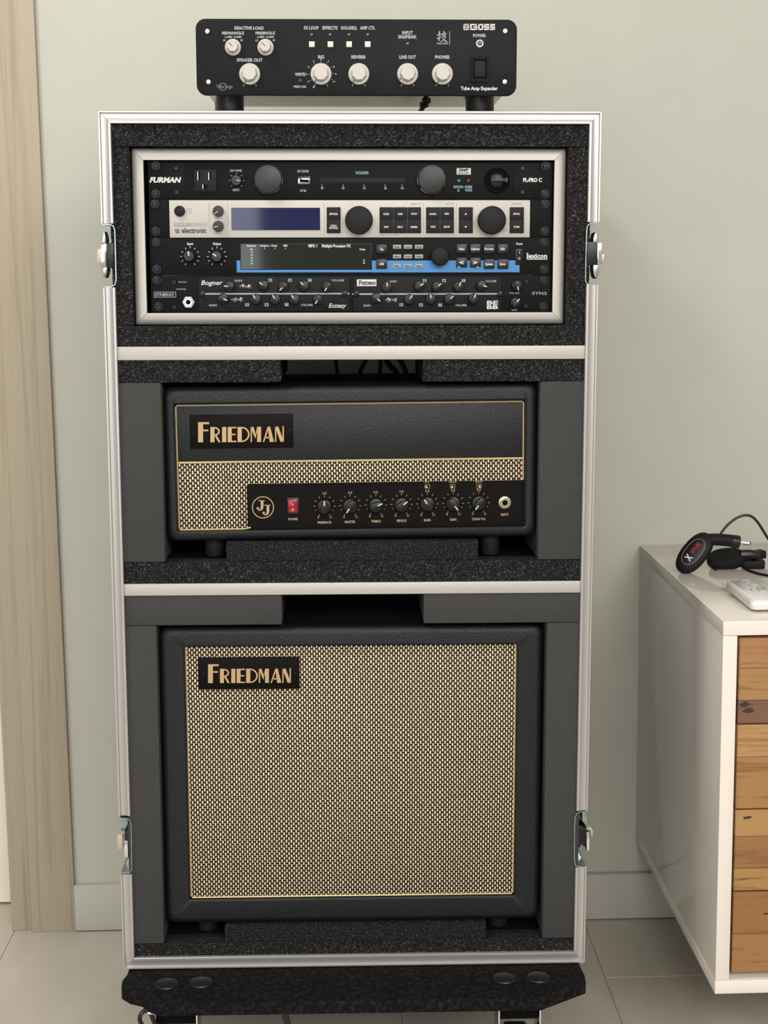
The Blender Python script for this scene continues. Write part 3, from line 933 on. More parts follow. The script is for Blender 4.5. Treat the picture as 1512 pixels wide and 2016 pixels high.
bar3(466, 512.8, 473.4, 536.2); bar3(473.5, 531.2, 732.3, 536.2); bar3(732.4, 512.8, 1014.2, 536.2); bar3(1014.3, 521.8, 1022.7, 536.2)
part('blue_band', bb, MT['blue'], t, label='blue printed band')
d_ = rbox(t, 'display', 473.5, 479.4, 731.6, 531, 0.0008, 'black', 0.0003)
rbox(d_, 'screen', 474.5, 480.4, 730.6, 530, 0.0003, 'lcdgreen', 0, Pan(CASE, UY - 0.0008))
PD = Pan(CASE, UY - 0.0013)
prints(t, [('Headroom', 494.8, 483.7, 18, 3.4), ('Digital in - Clock', 529, 483.7, 34, 3.4), ('MIDI', 562, 483.6, 8, 3.4), ('MPX 1', 615.8, 484, 17, 5.6), ('Multiple Processor FX', 662.2, 484, 57, 5.6),
           ('Tempo', 713.6, 490.7, 12, 3.6), ('A', 716.8, 512, 3, 3.4), ('B', 716.8, 517.4, 3, 3.4)] +
       [(s, 495.2, 491 + i * 5.5, 4.5, 3) for i, s in enumerate(('0', '-3', '-6', '-12', '-18', '-24'))], 'white', PD,
       lambda b: [line(b, PD, x, 487, x, 490.5, 0.9) for x in (521, 541.5, 562)], 'display_lettering')
for (x, y, dx, dy) in ((373.5, 504.4, -0.5, -5), (427.8, 505.0, -7, -5)): knob(t, KNOB_L, PTR_L, PU, x, y, dx, dy)
prints(t, [('Input', 374.4, 479.8, 12, 4.6), ('Output', 427.2, 479.8, 16, 4.6), ('Power', 1022.7, 479.8, 13, 4.4)], 'white', PU,
       lambda b: [ticks(b, PU, x, 504.8, 16, 11, 240, -60, 3.5, 1.1) for x in (374.4, 427)])
PB3 = Pan(CASE, UY - 0.0034)
lb3 = B()
for s, x, y, w in (('Tap', 751, 490.5, 8), ('A/B', 751, 519.6, 9), ('Value', 908.6, 490, 12), ('Options', 935.7, 490, 17), ('Program', 962.9, 490, 18), ('Edit', 989.7, 490, 9), ('<', 908.6, 517, 9), ('>', 935.7, 517, 9), ('System', 962.9, 519.8, 15), ('Store', 989.7, 519.8, 11)):
    rbox(t, 'button', x - 10.6, y - 9.8, x + 10.6, y + 9.4, 0.0032, 'black', 0.0007)
    text(lb3, PB3, s, x, y, w, 8 if s in '<>' else 4.6, 0, 0.03)
text(lb3, PB3, 'No', 903.5, 525.8, 5, 2.8); text(lb3, PB3, 'Yes', 940.5, 525.8, 6, 2.8)
part('button_lettering', lb3, MT['white'], t, smooth=0, kind='stuff')
PB4 = Pan(CASE, UY - 0.0018); lb4 = B()
for r_, (yy, row) in enumerate(((485.9, ('Pitch', 'Chorus', 'EQ')), (505, ('Mod', 'Reverb', 'Delay')), (523.5, ('Mix', 'Effect', 'Bypass')))):
    for x, s in zip((781.7, 803.1, 824.8), row):
        rbox(t, 'function_key', x - 8.2, yy - 4, x + 8.2, yy + 4, 0.0016, 'keyg', 0.0004, label='grey function key')
        text(lb4, PB4, s, x, yy, 10, 3.2)
part('key_lettering', lb4, MT['darkp'], t, smooth=0, kind='stuff')
r = 18 * PU.k(865, 504)
part('encoder_knob', B().lathe([(r, 0), (r, 0.011), (r * 0.94, 0.0135), (r * 0.8, 0.0145), (1e-5, 0.0147)], 40), MT['blackm'], t, PU.p3(865.6, 505))
k = rbox(t, 'power_switch', 1014.7, 489.7, 1028.7, 521.4, 0.001, 'black', 0.0006)
rbox(k, 'rocker', 1018, 493, 1027, 517, 0.0016, 'blackm', 0.0006, Pan(CASE, UY - 0.001))
prints(t, [('I', 1022.4, 497, 1, 4), ('O', 1022.4, 509, 4, 4)], 'white', Pan(CASE, UY - 0.0027), name='switch_lettering')


def lex(b): pr(b, PU, 1037, 497.5, 1038.6, 511); pr(b, PU, 1037, 509.3, 1077.5, 511)


prints(t, [('lexicon', 1057.6, 503.6, 39, 8.5, 0, 0.03)], 'white', PU, lex, 'maker_lettering')

# ---- unit 4: preamp dock with two modules
t = rack_unit('preamp_dock', 'black tube preamp dock holding two knob-covered modules, lowest unit in the rack', 'preamp', 3, (551.7, 603.6), sx=((308.7, 1070.3), (312.4, 1069.3)))
for x, y in ((343.3, 555.4), (343.5, 604.8), (1036, 554), (1035.2, 602.9)): part('screw', SMALL_SCREW, None, t, PU.p3(x, y))
r = 11 * PU.k(371, 595)
j = part('input_jack', B().lathe([(r * 1.05, 0), (r * 1.05, 0.0012), (r * 0.98, 0.0012), (r * 0.98, 0.003), (r * 0.8, 0.0036), (r * 0.5, 0.0036), (r * 0.45, 0.001), (1e-5, 0.001)], 6), MT['chrome'], t, PU.p3(371.1, 594.8), smooth=10)
part('jack_hole', cyl_mesh('jack_hole', r * 0.46, 0.0034, MT['dark'], 16), None, j, PU.p3(371.1, 594.8))


def syn(b):
    outline(b, PU, 303, 574.5, 346.5, 585.5, 1.0)


prints(t, [('SYNERGY', 324.8, 580, 38, 5.2, 0, 0.03), ('SYN2', 1062, 577.4, 29, 5.4, 0, 0.01)], 'greyp', PU, syn, 'maker_lettering')
prints(t, [('BYPASS', 359.3, 555.4, 16, 3), ('CHANNEL', 356.5, 569.3, 21, 3), ('VOLUME', 1012.4, 577, 21, 3.6), ('GAIN', 1012.4, 610, 11, 3.6)], 'dimp', PU)
knob(t, KNOB_S, PTR_S, PU, 1017.5, 561.6, 1, 7); knob(t, KNOB_S, PTR_S, PU, 1014.7, 596, 4, -5)
MY = UY - 0.0014
PM = Pan(CASE, MY)


TOGGLE = B().lathe([(0.0026, 0), (0.0026, 0.0006), (0.0018, 0.0012), (0.0012, 0.004), (0.0008, 0.0045), (1e-5, 0.0046)], 12).mesh('toggle_switch', MT['chrome'])


def module(x0, x1, label, knobs, toggles, boxes, words, big, screws, ly):
    a, c, d, e = PU.rect(x0, 545.2, x1, 613.5)
    m = part('preamp_module', B().prism(rr(a, c, d, e, 0.002), UY, MY, 0.0005), MT['bpanel'], t, label=label)
    for kx in knobs: knob(m, KNOB_S, PTR_S, PM, *kx, flatten=True)
    for x, y in toggles: part('toggle_switch', TOGGLE, None, m, PM.p3(x, y))
    for x, y in screws:
        part('thumb_screw', cyl_mesh('thumb_screw', 5.5 * PM.k(x, y), 0.004, MT['screw'], 16), None, m, PM.p3(x, y))
    b1 = B()
    for it in words: text(b1, PM, *it)
    for x, y in toggles: text(b1, PM, 'II', x - 6, y, 2, 4)
    part('lettering', b1, MT['greyp'], m, smooth=0, kind='stuff')
    b2 = B(); b3 = B(); pq = Pan(CASE, MY - 0.0004)
    for s, x, y in boxes:
        pr(b2, PM, x - 3.6, y - 3, x + 3.6, y + 3); text(b3, pq, s, x, y, 3.2, 4.2)
    part('letter_box', b2, MT['bluep'], m, smooth=0, kind='stuff'); part('box_letter', b3, MT['blackp'], m, smooth=0, kind='stuff')
    b4 = B(); pr(b4, PM, ly[0], ly[2] - 1.5, ly[1], ly[2] + 1.5); part('stripe', b4, MT['greyp'], m, smooth=0)
    b5 = B(); big(b5); part('logo_lettering', b5, MT['white'], m, smooth=0, kind='stuff')
    return m


m1 = module(391.5, 688.5, 'left preamp module',
            [(452, 564, -9, -1), (519, 562, -7, -6), (558, 564.5, -6, 6), (598.5, 562.6, -6, -7), (644.5, 564.5, -5, 8), (439, 588, 9, 3), (504, 589.6, -4, -8), (542, 589.6, -4, -8), (580, 589.5, -5, -8), (626, 589.5, -5, 8)],
            [(479, 563.7), (491.5, 564.6), (463, 589.6), (475, 589.6)],
            [('B', 532, 551.7), ('M', 570.7, 551.7), ('T', 610, 551.7), ('B', 486.5, 600), ('M', 524.8, 600), ('T', 564.4, 599.6)],
            [('GAIN', 469, 552.6, 15, 4), ('VOLUME', 664.7, 552, 25, 4), ('GAIN', 419, 601, 16, 4), ('VOLUME', 603.9, 600.4, 24, 4)],
            lambda b: (text(b, PM, 'Bogner', 417.6, 556.5, 41, 8.5, 0.3, 0.015), text(b, PM, 'Ecstasy', 664.7, 601.5, 33, 8, 0.3, 0.015)),
            [(398, 578.5), (679, 578)], (392, 688, 578.3))
m2 = module(695.5, 987, 'right preamp module',
            [(761.5, 565.5, 0, -9), (825, 563.5, 8, -5), (860.3, 564.5, 7, -6), (902.5, 564.5, 3, -8), (947.5, 562, 9, 2), (740.4, 587, 8, 6), (805.6, 589.5, 5, -8), (847.8, 589, -1, -8), (884.3, 589, 8, -7), (932.2, 588.5, 2, -8)],
            [(766.3, 590.4), (778.8, 590.4)],
            [('B', 835.7, 552.4), ('M', 874.3, 552.4), ('T', 912.6, 552.4), ('B', 790, 600), ('M', 828.6, 600.4), ('T', 866.4, 600.4)],
            [('GAIN', 773.6, 554, 14, 4), ('VOLUME', 966.3, 553.6, 22, 4), ('GAIN', 722, 601.5, 14, 4), ('VOLUME', 907.3, 601, 22, 4)],
            lambda b: (pr(b, PM, 702.8, 550, 741, 563.2), text(b, PM, 'BE', 969.6, 595.8, 22, 7.2, 0, 0.03), text(b, PM, 'BB', 969.6, 604.6, 22, 7.2, 0, 0.03)),
            [(701.5, 578), (984, 578.8)], (693.5, 987, 578.7))
prints(m2, [('F', 709, 556.5, 4.5, 8.5), ('RIEDMAN', 725.5, 557.4, 27, 6.2)], 'blackp', Pan(CASE, MY - 0.0004), name='badge_lettering')

# ================================================================== AMP EXPANDER ON TOP
BY = 0.02
PBo = Pan(CASE, BY)
bx0, bx1, _, _ = PBo.rect(386, 112, 1017.5, 112)
bz1 = PBo.p(700, 37.5)[1]; bz0 = PBo.p(700, 188)[1]
t = thing('load_box', 'black load box with cream knobs standing on top of the flight case', 'load box', CASE, ((bx0 + bx1) / 2, BY, H))
part('front_panel', B().prism(rr(bx0, bx1, bz0, bz1, 0.0115, 8), BY + 0.006, BY, 0.0012), MT['bpanel'], t)
part('chassis', B().box(bx0 + 0.004, bx1 - 0.004, BY + 0.0062, BY + 0.24, bz0 + 0.012, bz1 - 0.003, 0.002), MT['under'], t, label='grey metal chassis')
for x in (447.5, 951):
    for yy in (0.03, 0.185):
        q = PBo.p(x, 200); r = 28.5 * PBo.k(x, 200)
        zf0 = H + 0.0001
        if yy < 0.1 or True:
            xr = (0.013 if x > 700 else -0.013) * (yy > 0.1)
            part('foot', B().lathe([(r * 0.97, 0), (r, 0.001), (r, bz0 + 0.0123 - zf0)], 32, (0, 0, 0), 'z'), MT['black'], t, (q[0] + xr, BY + yy + 0.012, zf0))
for x, y in ((408.2, 61.6), (410.5, 161.2), (994.6, 61.2), (993.7, 161)): part('screw', NICKEL_SCREW, None, t, PBo.p3(x, y))


def cream_knob(r):
    b = B().lathe([(r * 0.98, 0), (r, 0.002), (r * 0.97, 0.0045), (r * 0.92, 0.0052), (1e-5, 0.0054)], 36)
    n = 8
    lo = [(r * 0.74 * math.cos(2 * PI * i / n + 0.3), -0.005, r * 0.74 * math.sin(2 * PI * i / n + 0.3)) for i in range(n)]
    hi = [(x * 0.93, -0.0135, z * 0.93) for x, _, z in lo]; top = [(x * 0.84, -0.0143, z * 0.84) for x, _, z in lo]
    b.loft([lo, hi, top])
    return b.mesh('knob', MT['cream'], smooth=25)


kb = PBo.k(630, 146)
CK = cream_knob(21 * kb); CKs = cream_knob(16.2 * kb)
CP = B().box(-0.0007, 0.0007, -0.0056, -0.005, 15.5 * kb, 20 * kb).mesh('pointer', MT['creamd'])
CPs = B().box(-0.0004, 0.0004, -0.0147, -0.0141, 0.0, 9.5 * kb).mesh('pointer', MT['creamd'])
for x, y in ((459, 93.8), (523, 93.8)): knob(t, CKs, CPs, PBo, x, y, -8, -8)
for x, dx, dy in ((491.9, -37, 67), (632.2, -49, 59), (706.5, -45, 62), (802.3, -62, 41), (870.7, -37, 67)): knob(t, CK, CP, PBo, x, 146.2, dx, dy)
for x in (614, 650.6, 687.3, 723.9): rbox(t, 'button', x - 5.6, 81.8, x + 5.6, 93.2, 0.002, 'butt', 0.0004, PBo)
for x, y in ((613.3, 68.3), (649.7, 68.3), (686.8, 68.3), (723.6, 68.3), (802.3, 86)): part('indicator_lamp', cyl_mesh('indicator_lamp', 2.6 * kb, 0.001, MT['led'], 14), None, t, PBo.p3(x, y))
part('write_button', cyl_mesh('write_button', 4 * kb, 0.002, MT['black'], 16), None, t, PBo.p3(590.6, 159))
k = part('power_lamp', B().lathe([(8 * kb, 0), (8 * kb, 0.0016), (6.8 * kb, 0.0022), (5.8 * kb, 0.0014), (1e-5, 0.0014)], 24), MT['chrome'], t, PBo.p3(944.4, 85.7))
part('lamp_lens', cyl_mesh('lamp_lens', 5.6 * kb, 0.0016, MT['led'], 18, dome=0.0008), None, k, PBo.p3(944.4, 85.7))
k = part('power_switch', B().loft([at_y(rr(*PBo.rect(926.5, 111.5, 962.5, 162), 0.001, 2), BY), at_y(rr(*PBo.rect(926.5, 111.5, 962.5, 162), 0.001, 2), BY - 0.003),
                                   at_y(rr(*PBo.rect(931.5, 117.5, 957.5, 155.5), 0.001, 2), BY - 0.003), at_y(rr(*PBo.rect(932.5, 118.5, 956.5, 154.5), 0.001, 2), BY - 0.0006)]), MT['panel'], t)
rbox(k, 'rocker', 933.5, 120, 955.8, 153, 0.0034, 'blackm', 0.001, PBo)


def boss_logo(b):
    x0, y0, h = 912.5, 47.2, 12.0
    outline(b, PBo, x0, y0, x0 + 10.5, y0 + h, 1.6); arc(b, PBo, x0 + 5.2, y0 + h / 2, 2.6, 1.4, n=12)

    def S(a, c, w=3.0):
        pr(b, PBo, a, y0, c, y0 + w); pr(b, PBo, a, y0 + h / 2 - w / 2, c, y0 + h / 2 + w / 2); pr(b, PBo, a, y0 + h - w, c, y0 + h); pr(b, PBo, a, y0, a + w, y0 + h / 2); pr(b, PBo, c - w, y0 + h / 2, c, y0 + h)
    pr(b, PBo, 925.5, y0, 928.6, y0 + h); pr(b, PBo, 928.6, y0, 938.5, y0 + 2.6); pr(b, PBo, 931.5, y0 + 4.8, 939.5, y0 + 7.2); pr(b, PBo, 925.5, y0 + h - 2.8, 939.5, y0 + h)
    pr(b, PBo, 936.4, y0, 938.8, y0 + 6); pr(b, PBo, 936.8, y0 + 6, 939.5, y0 + h)
    outline(b, PBo, 941.2, y0, 951.5, y0 + h, 3.0)
    S(953, 963); S(964.5, 974.5)


prints(t, [('REACTIVE LOAD', 490.5, 55.3, 58, 5.6), ('RESONANCE-Z', 459, 65.2, 44, 5), ('PRESENCE-Z', 522.5, 65.2, 39, 5), ('L-MID  H-MID', 459.5, 72.8, 33, 3.4), ('L-MID  H-MID', 523, 72.8, 33, 3.4),
           ('LO', 442, 79.4, 5, 3.4), ('HI', 475.5, 79.2, 4, 3.4), ('LO', 505.6, 79.4, 5, 3.4), ('HI', 539.2, 79.2, 4, 3.4), ('SPEAKER OUT', 491.4, 118.3, 51, 5.8),
           ('FX LOOP', 612.9, 55, 29, 5.8), ('EFFECTS', 649.7, 55, 30, 5.8), ('SOLO/EQ', 686.8, 55, 31, 5.8), ('AMP CTL', 723.6, 55, 30, 5.8), ('RIG', 632.2, 112.2, 12, 5.8), ('REVERB', 705.7, 112.2, 28, 5.8),
           ('LINE OUT', 802.3, 112.4, 33, 5.8), ('PHONES', 870.7, 112.4, 29, 5.8), ('WRITE', 590.6, 146.4, 20, 5.4), ('PRESS 2 SEC', 590.8, 170.7, 25, 3.4), ('INPUT', 802.3, 64.5, 21, 5.8), ('SIG/PEAK', 802.3, 72.6, 37, 5.8),
           ('POWER', 944, 70, 26, 5.4)], 'greyp', PBo, bold=0.05, extra=
       lambda b: ([ticks(b, PBo, 632.2, 146.2, 23, 10, 240, -60 + 35, 2.4, 1.0)], [line(b, PBo, x + s * 11, 166, x + s * 13, 169.5, 1.2) for x in (491.9, 632.2, 706.5, 802.3, 870.7) for s in (-1, 1)],
                  [text(b, PBo, str(i + 1), 632.2 + 29 * math.cos(math.radians(240 - 30 * i)), 146.2 - 29 * math.sin(math.radians(240 - 30 * i)), 3 if i < 9 else 5, 3.4) for i in range(10)]))
prints(t, [('Tube Amp Expander', 943.3, 174, 73, 6.4, 0, 0.03)], 'white', PBo, boss_logo, 'maker_lettering')
prints(t, [('Tube Logic', 442, 170.2, 33, 6.4, 0, 0)], 'dimp', PBo, lambda b: arc(b, PBo, 438.6, 170.7, 7, 1.0), 'series_lettering')
prints(t, [], 'blackm', PBo, lambda b: [pr(b, PBo, x - 0.4, 46, x + 0.4, 180) for x in (573.5, 759.6)], 'divider_line')


def kanji(b):
    ox, oy, s = 860.0, 83.2, 20.0

    def brush(pts, w0, w1):
        n = len(pts) - 1
        for i in range(n):
            a, c = pts[i], pts[i + 1]
            line(b, PBo, ox + a[0] * s, oy - a[1] * s, ox + c[0] * s, oy - c[1] * s, w0 + (w1 - w0) * i / n, w0 + (w1 - w0) * (i + 1) / n)
            if i: dot(b, PBo, ox + a[0] * s, oy - a[1] * s, (w0 + (w1 - w0) * i / n) / 2)
    brush([(0.03, 0.70), (0.42, 0.77)], 2.6, 2.0); brush([(0.25, 1.08), (0.26, 0.6), (0.24, 0.16), (0.12, 0.22)], 2.8, 1.2); brush([(0.03, 0.36), (0.42, 0.54)], 2.8, 1.0)
    brush([(0.46, 0.78), (0.97, 0.86)], 2.4, 1.8); brush([(0.70, 1.08), (0.70, 0.60)], 2.8, 2.0); brush([(0.50, 0.58), (0.86, 0.63), (0.76, 0.36), (0.58, 0.16), (0.38, 0.04)], 2.0, 1.6); brush([(0.52, 0.46), (0.68, 0.26), (0.88, 0.10), (1.0, 0.06)], 1.4, 3.4)
    pr(b, PBo, 884.8, 61, 885.8, 88.5)


prints(t, [('WAZA CRAFT', 871, 85.6, 23, 3.2)], 'greyp', PBo, kanji, 'emblem_lettering')

# short black cables behind the load box
PC = Pan(CASE, 0.37)
b = B()
q = [PC.p3(838, 192, 0.11), PC.p3(839.5, 198, 0.115), PC.p3(835, 206, 0.125), PC.p3(832, 212, 0.14)]
q[0].z = bz0 + 0.011
for i, p in enumerate(q): q[i].z = max(p.z, H + 0.004)
b.tube([Vector((q[0].x, q[0].y, bz0 + 0.0082)), q[1], q[2], q[3], Vector((q[3].x - 0.01, 0.33, H + 0.0035))], 0.0033, 8)
for p in (q[1], q[2]): b.lathe([(0.002, -0.004), (0.0055, -0.003), (0.0055, 0.003), (0.002, 0.004)], 10, (p.x, p.y, p.z), 'z')
solo('cable', b, MT['cable'], 'short black cable hanging behind the load box onto the case top', 'cable', CASE, (q[3].x, 0.33, H))

# ================================================================== AMP HEAD
AY = 0.014
PA = Pan(AMPF, AY)
ax0, ax1, az0, az1 = PA.rect(324, 758.5, 1057, 1062)
REC = AY + 0.011
PR_ = Pan(AMPF, REC)
ox0, ox1, oz0, oz1 = PA.rect(346, 792, 1034, 1042)
t = thing('amp_head', 'black leathercloth guitar amp head with cream woven strip in the middle bay', 'amplifier', AMPF, (0, AY, az0))


def shell(t, x0, x1, z0, z1, ix0, ix1, iz0, iz1, yf, yr, yb, r=0.011):
    R = lambda a, b_, c, d, q, y: at_y(rr(a, b_, c, d, q, 5), y)
    loops = [R(x0 + .001, x1 - .001, z0 + .001, z1 - .001, r, yb), R(x0, x1, z0, z1, r, yb - 0.004)]
    for i in range(6):
        a = PI / 2 * i / 5; o = r * (1 - math.cos(a)) * 0.8; loops.append(R(x0 + o, x1 - o, z0 + o, z1 - o, r, yf + r * 0.8 * (1 - math.sin(a))))
    loops += [R(ix0 - 0.002, ix1 + 0.002, iz0 - 0.002, iz1 + 0.002, 0.003, yf), R(ix0, ix1, iz0, iz1, 0.002, yf + 0.0015), R(ix0, ix1, iz0, iz1, 0.002, yr + 0.0015)]
    return part('shell', B().loft(loops), MT['tolex'], t)


shell(t, ax0, ax1, az0, az1, ox0, ox1, oz0, oz1, AY, REC, 0.235)
# inside the opening
zs = PR_.p(690, 905.5)[1]; zg = PR_.p(690, 949.5)[1]; xg = PR_.p(487, 1000)[0]
tx0, tx1 = ox0 + 0.0012, ox1 - 0.0012
part('baffle', B().box(tx0, tx1, REC - 0.004, REC + 0.001, zs, oz1 - 0.0015, 0.0006), MT['tolex2'], t)
cl = [(tx0, oz0 + 0.0012), (xg, oz0 + 0.0012), (xg, zg - 0.002), (xg + 0.002, zg), (tx1, zg), (tx1, zs - 0.0005), (tx0, zs - 0.0005)]
part('grille_cloth', B().prism(cl, REC + 0.001, REC - 0.0035, 0.0006), MT['weave'], t)
yy = REC - 0.0045
gp = 0.0011
part('piping', B().tube([(tx0 + 0.0002, yy, oz0 + 0.003), (tx0 + 0.0002, yy, oz1 - 0.004), (tx0 + 0.002, yy, oz1 - 0.0018), (tx1 - 0.002, yy, oz1 - 0.0018), (tx1 - 0.0004, yy, oz1 - 0.004), (tx1 - 0.0004, yy, zg + 0.001)], gp, 6, smooth=0), MT['gold'], t)
part('piping', B().tube([(tx0, yy, zs - 0.0002), (tx1, yy, zs - 0.0002)], gp * 1.3, 6, smooth=0), MT['gold'], t)
part('piping', B().tube([(tx0 + 0.0002, yy, oz0 + 0.003), (tx0 + 0.001, yy, oz0 + 0.0013), (xg - 0.004, yy, oz0 + 0.0013), (xg + 0.004, yy, oz0 + 0.003)], gp, 6, smooth=0), MT['gold'], t)
part('control_panel', B().box(xg + 0.0002, tx1, REC - 0.0012, REC + 0.0014, oz0 + 0.0004, zg - 0.0002), MT['amppanel'], t)
PN = Pan(AMPF, REC - 0.0012)
SWX = [638.7 + 50.65 * i for i in range(7)]; SWY = [996.5 - 1.15 * i for i in range(7)]
for i, (dx, dy) in enumerate(((0, -8), (-5, 8), (9, -4), (8, -6), (-5, -8), (6, 8), (-6, 8))):
    knob(t, KNOB_A, PTR_A, PN, SWX[i], SWY[i], dx, dy)


def amp_print(b):
    for x, y in zip(SWX, SWY):
        ticks(b, PN, x, y, 18, 7, 180, 0, 4, 0.9)
        for a in (205, -25): line(b, PN, x + 17 * math.cos(math.radians(a)), y - 17 * math.sin(math.radians(a)), x + 20 * math.cos(math.radians(a)), y - 20 * math.sin(math.radians(a)), 0.9)
        for s in (-1, 1): line(b, PN, x + s * 9.5, y + 16, x + s * 11.5, y + 19.5, 0.9)
        text(b, PN, '0', x - 12, y + 22, 3, 4); text(b, PN, '11', x + 12.5, y + 22, 4, 4); text(b, PN, '5.5', x, y - 25.5, 8, 4)
    for x, y, s in ((841.3, 949, 'FAT'), (891, 949, 'VOICE'), (943, 948.5, 'BRIGHT')):
        text(b, PN, s, x, y, 10 if s == 'FAT' else 15, 3); outline(b, PN, x - 5, y + 4.5, x + 5, y + 12.5, 0.7)


prints(t, [(s, SWX[i], SWY[i] + 32, w, 4.4) for i, (s, w) in enumerate((('PRESENCE', 27), ('MASTER', 21), ('TREBLE', 19), ('MIDDLE', 19), ('BASS', 13), ('GAIN', 13), ('CLEAN VOL', 27)))] +
       [('POWER', 577.2, 1021.9, 19, 4.4), ('INPUT', 993.5, 1013, 15, 4.4)], 'tanp', PN, amp_print)
for x, y in ((839.5, 958.5), (890, 958.3), (944, 957.5)): part('mini_switch', B().box(-0.0012, 0.0012, -0.002, 0, -0.0014, 0.0014, 0.0004), MT['cream'], t, PN.p3(x, y))
k = rbox(t, 'power_switch', 565.5, 979.5, 588.5, 1011.5, 0.0016, 'disc', 0.0006, PN)
rbox(k, 'rocker', 567.5, 983, 585.5, 1008.5, 0.003, 'red', 0.001, PN, label='red rocker')
prints(k, [('I', 576.3, 994, 1, 4)], 'white', Pan(AMPF, REC - 0.0044), lambda b: arc(b, Pan(AMPF, REC - 0.0044), 576.3, 1003.5, 2.3, 0.8, n=14), 'switch_lettering')
r = 10 * PN.k(993, 989)
k = part('input_jack', B().lathe([(r * 1.2, 0), (r * 1.2, 0.0008), (r * 0.95, 0.001), (r * 0.95, 0.003), (r * 0.85, 0.0036), (r * 0.55, 0.0036), (r * 0.5, 0.0008), (1e-5, 0.0008)], 24), MT['steel'], t, PN.p3(993.7, 989))
part('jack_hole', cyl_mesh('jack_hole', r * 0.52, 0.0028, MT['dark'], 16), None, k, PN.p3(993.7, 989))


def j_letter(b, pan, ox, oy, s):
    pr(b, pan, ox - 0.36 * s, oy - 0.62 * s, ox + 0.36 * s, oy - 0.52 * s)
    pr(b, pan, ox - 0.10 * s, oy - 0.62 * s, ox + 0.22 * s, oy + 0.2 * s)
    pts = [(0.06, 0.2, 0.32), (0.03, 0.36, 0.30), (-0.08, 0.5, 0.22), (-0.24, 0.57, 0.14), (-0.42, 0.52, 0.10), (-0.5, 0.4, 0.10)]
    for (x0, y0, w0), (x1, y1, w1) in zip(pts, pts[1:]): line(b, pan, ox + x0 * s, oy + y0 * s, ox + x1 * s, oy + y1 * s, w0 * s, w1 * s)
    dot(b, pan, ox - 0.45 * s, oy + 0.34 * s, 0.15 * s)


def jj(b):
    arc(b, PN, 517.7, 998.8, 20.8, 1.7, n=40)
    j_letter(b, PN, 515, 995, 16.5); j_letter(b, PN, 526.5, 1004, 16.5)


b = B(); jj(b); part('emblem', b, MT['goldp'], t, smooth=0, label='round gold monogram')


def friedman(plate, pan, x0, xend, ytop, ybase, slope=0.0):
    """art-deco capitals: thick left stems, hairline bowls"""
    Wd = xend - x0; hF = ybase - ytop; h = hF * 0.755

    def Q(ux, uz, x, w, hh):   # unit box -> photo pixels
        X = x + ux * w; return pan.p(X, ybase - uz * hh + slope * (X - x0))

    cur = [B()]

    def done():
        bmesh.ops.remove_doubles(cur[0].bm, verts=cur[0].bm.verts, dist=1e-6)
        part('letter', cur[0], MT['goldp'], plate, smooth=0); cur[0] = B()

    def poly(x, w, hh, pts): cur[0].flat([Q(u, v, x, w, hh) for u, v in pts], pan.y - 0.0003)

    def bowl(x, w, hh, xa, xr, za, zb, t, tx):
        n = 12; cz = (za + zb) / 2; rz = (zb - za) / 2
        for i in range(n):
            a0 = PI / 2 - PI * i / n; a1 = PI / 2 - PI * (i + 1) / n
            pts = []
            for a, k in ((a0, 1), (a1, 1), (a1, 0), (a0, 0)):
                pts.append((xa + (xr - xa - (0 if k else tx)) * math.cos(a), cz + (rz - (0 if k else t)) * math.sin(a)))
            poly(x, w, hh, pts)
    f = lambda v: x0 + (v - 420) / 804 * Wd
    g = lambda a, c: (f(a), (c - a) / 804 * Wd)
    rc = lambda u0, v0, u1, v1: [(u0, v0), (u1, v0), (u1, v1), (u0, v1)]
    x, w = g(420, 528); poly(x, w, hF, rc(0.05, 0, 0.48, 1)); poly(x, w, hF, rc(0.48, 0.9, 1, 1)); poly(x, w, hF, rc(0.48, 0.55, 0.93, 0.63)); done()
    x, w = g(540, 635); poly(x, w, h, rc(0, 0, 0.40, 1)); bowl(x, w, h, 0.40, 0.93, 0.42, 1.0, 0.10, 0.16); poly(x, w, h, [(0.40, 0.45), (0.62, 0.45), (1.0, 0), (0.78, 0)]); done()
    x, w = g(649, 688); poly(x, w, h, rc(0, 0, 1, 1)); done()
    x, w = g(701, 782); poly(x, w, h, rc(0, 0, 0.46, 1))
    for a in (0, 0.46, 0.91): poly(x, w, h, rc(0.46, a, 1 if a != 0.46 else 0.9, a + 0.09))
    done()
    x, w = g(793, 905); poly(x, w, h, rc(0, 0, 0.35, 1)); bowl(x, w, h, 0.35, 1.0, 0.0, 1.0, 0.09, 0.13); done()
    x, w = g(915, 1012); poly(x, w, h, rc(0, 0, 0.12, 1)); poly(x, w, h, rc(0.62, 0, 1.0, 1)); poly(x, w, h, [(0.0, 1), (0.26, 1), (0.52, 0.42), (0.42, 0.25)]); poly(x, w, h, [(0.42, 0.25), (0.46, 0.25), (0.66, 0.85), (0.62, 1.0)]); done()
    x, w = g(1028, 1132); poly(x, w, h, [(0, 0), (0.12, 0), (0.50, 0.82), (0.44, 1.0)]); poly(x, w, h, [(0.62, 0), (1.0, 0), (0.66, 1.0), (0.44, 1.0)]); poly(x, w, h, rc(0.16, 0.24, 0.72, 0.33)); done()
    x, w = g(1142, 1224); poly(x, w, h, rc(0, 0, 0.14, 1)); poly(x, w, h, rc(0.85, 0, 1.0, 1.03)); poly(x, w, h, [(0.0, 1.0), (0.38, 1.0), (1.0, 0.0), (0.62, 0.0)]); done()


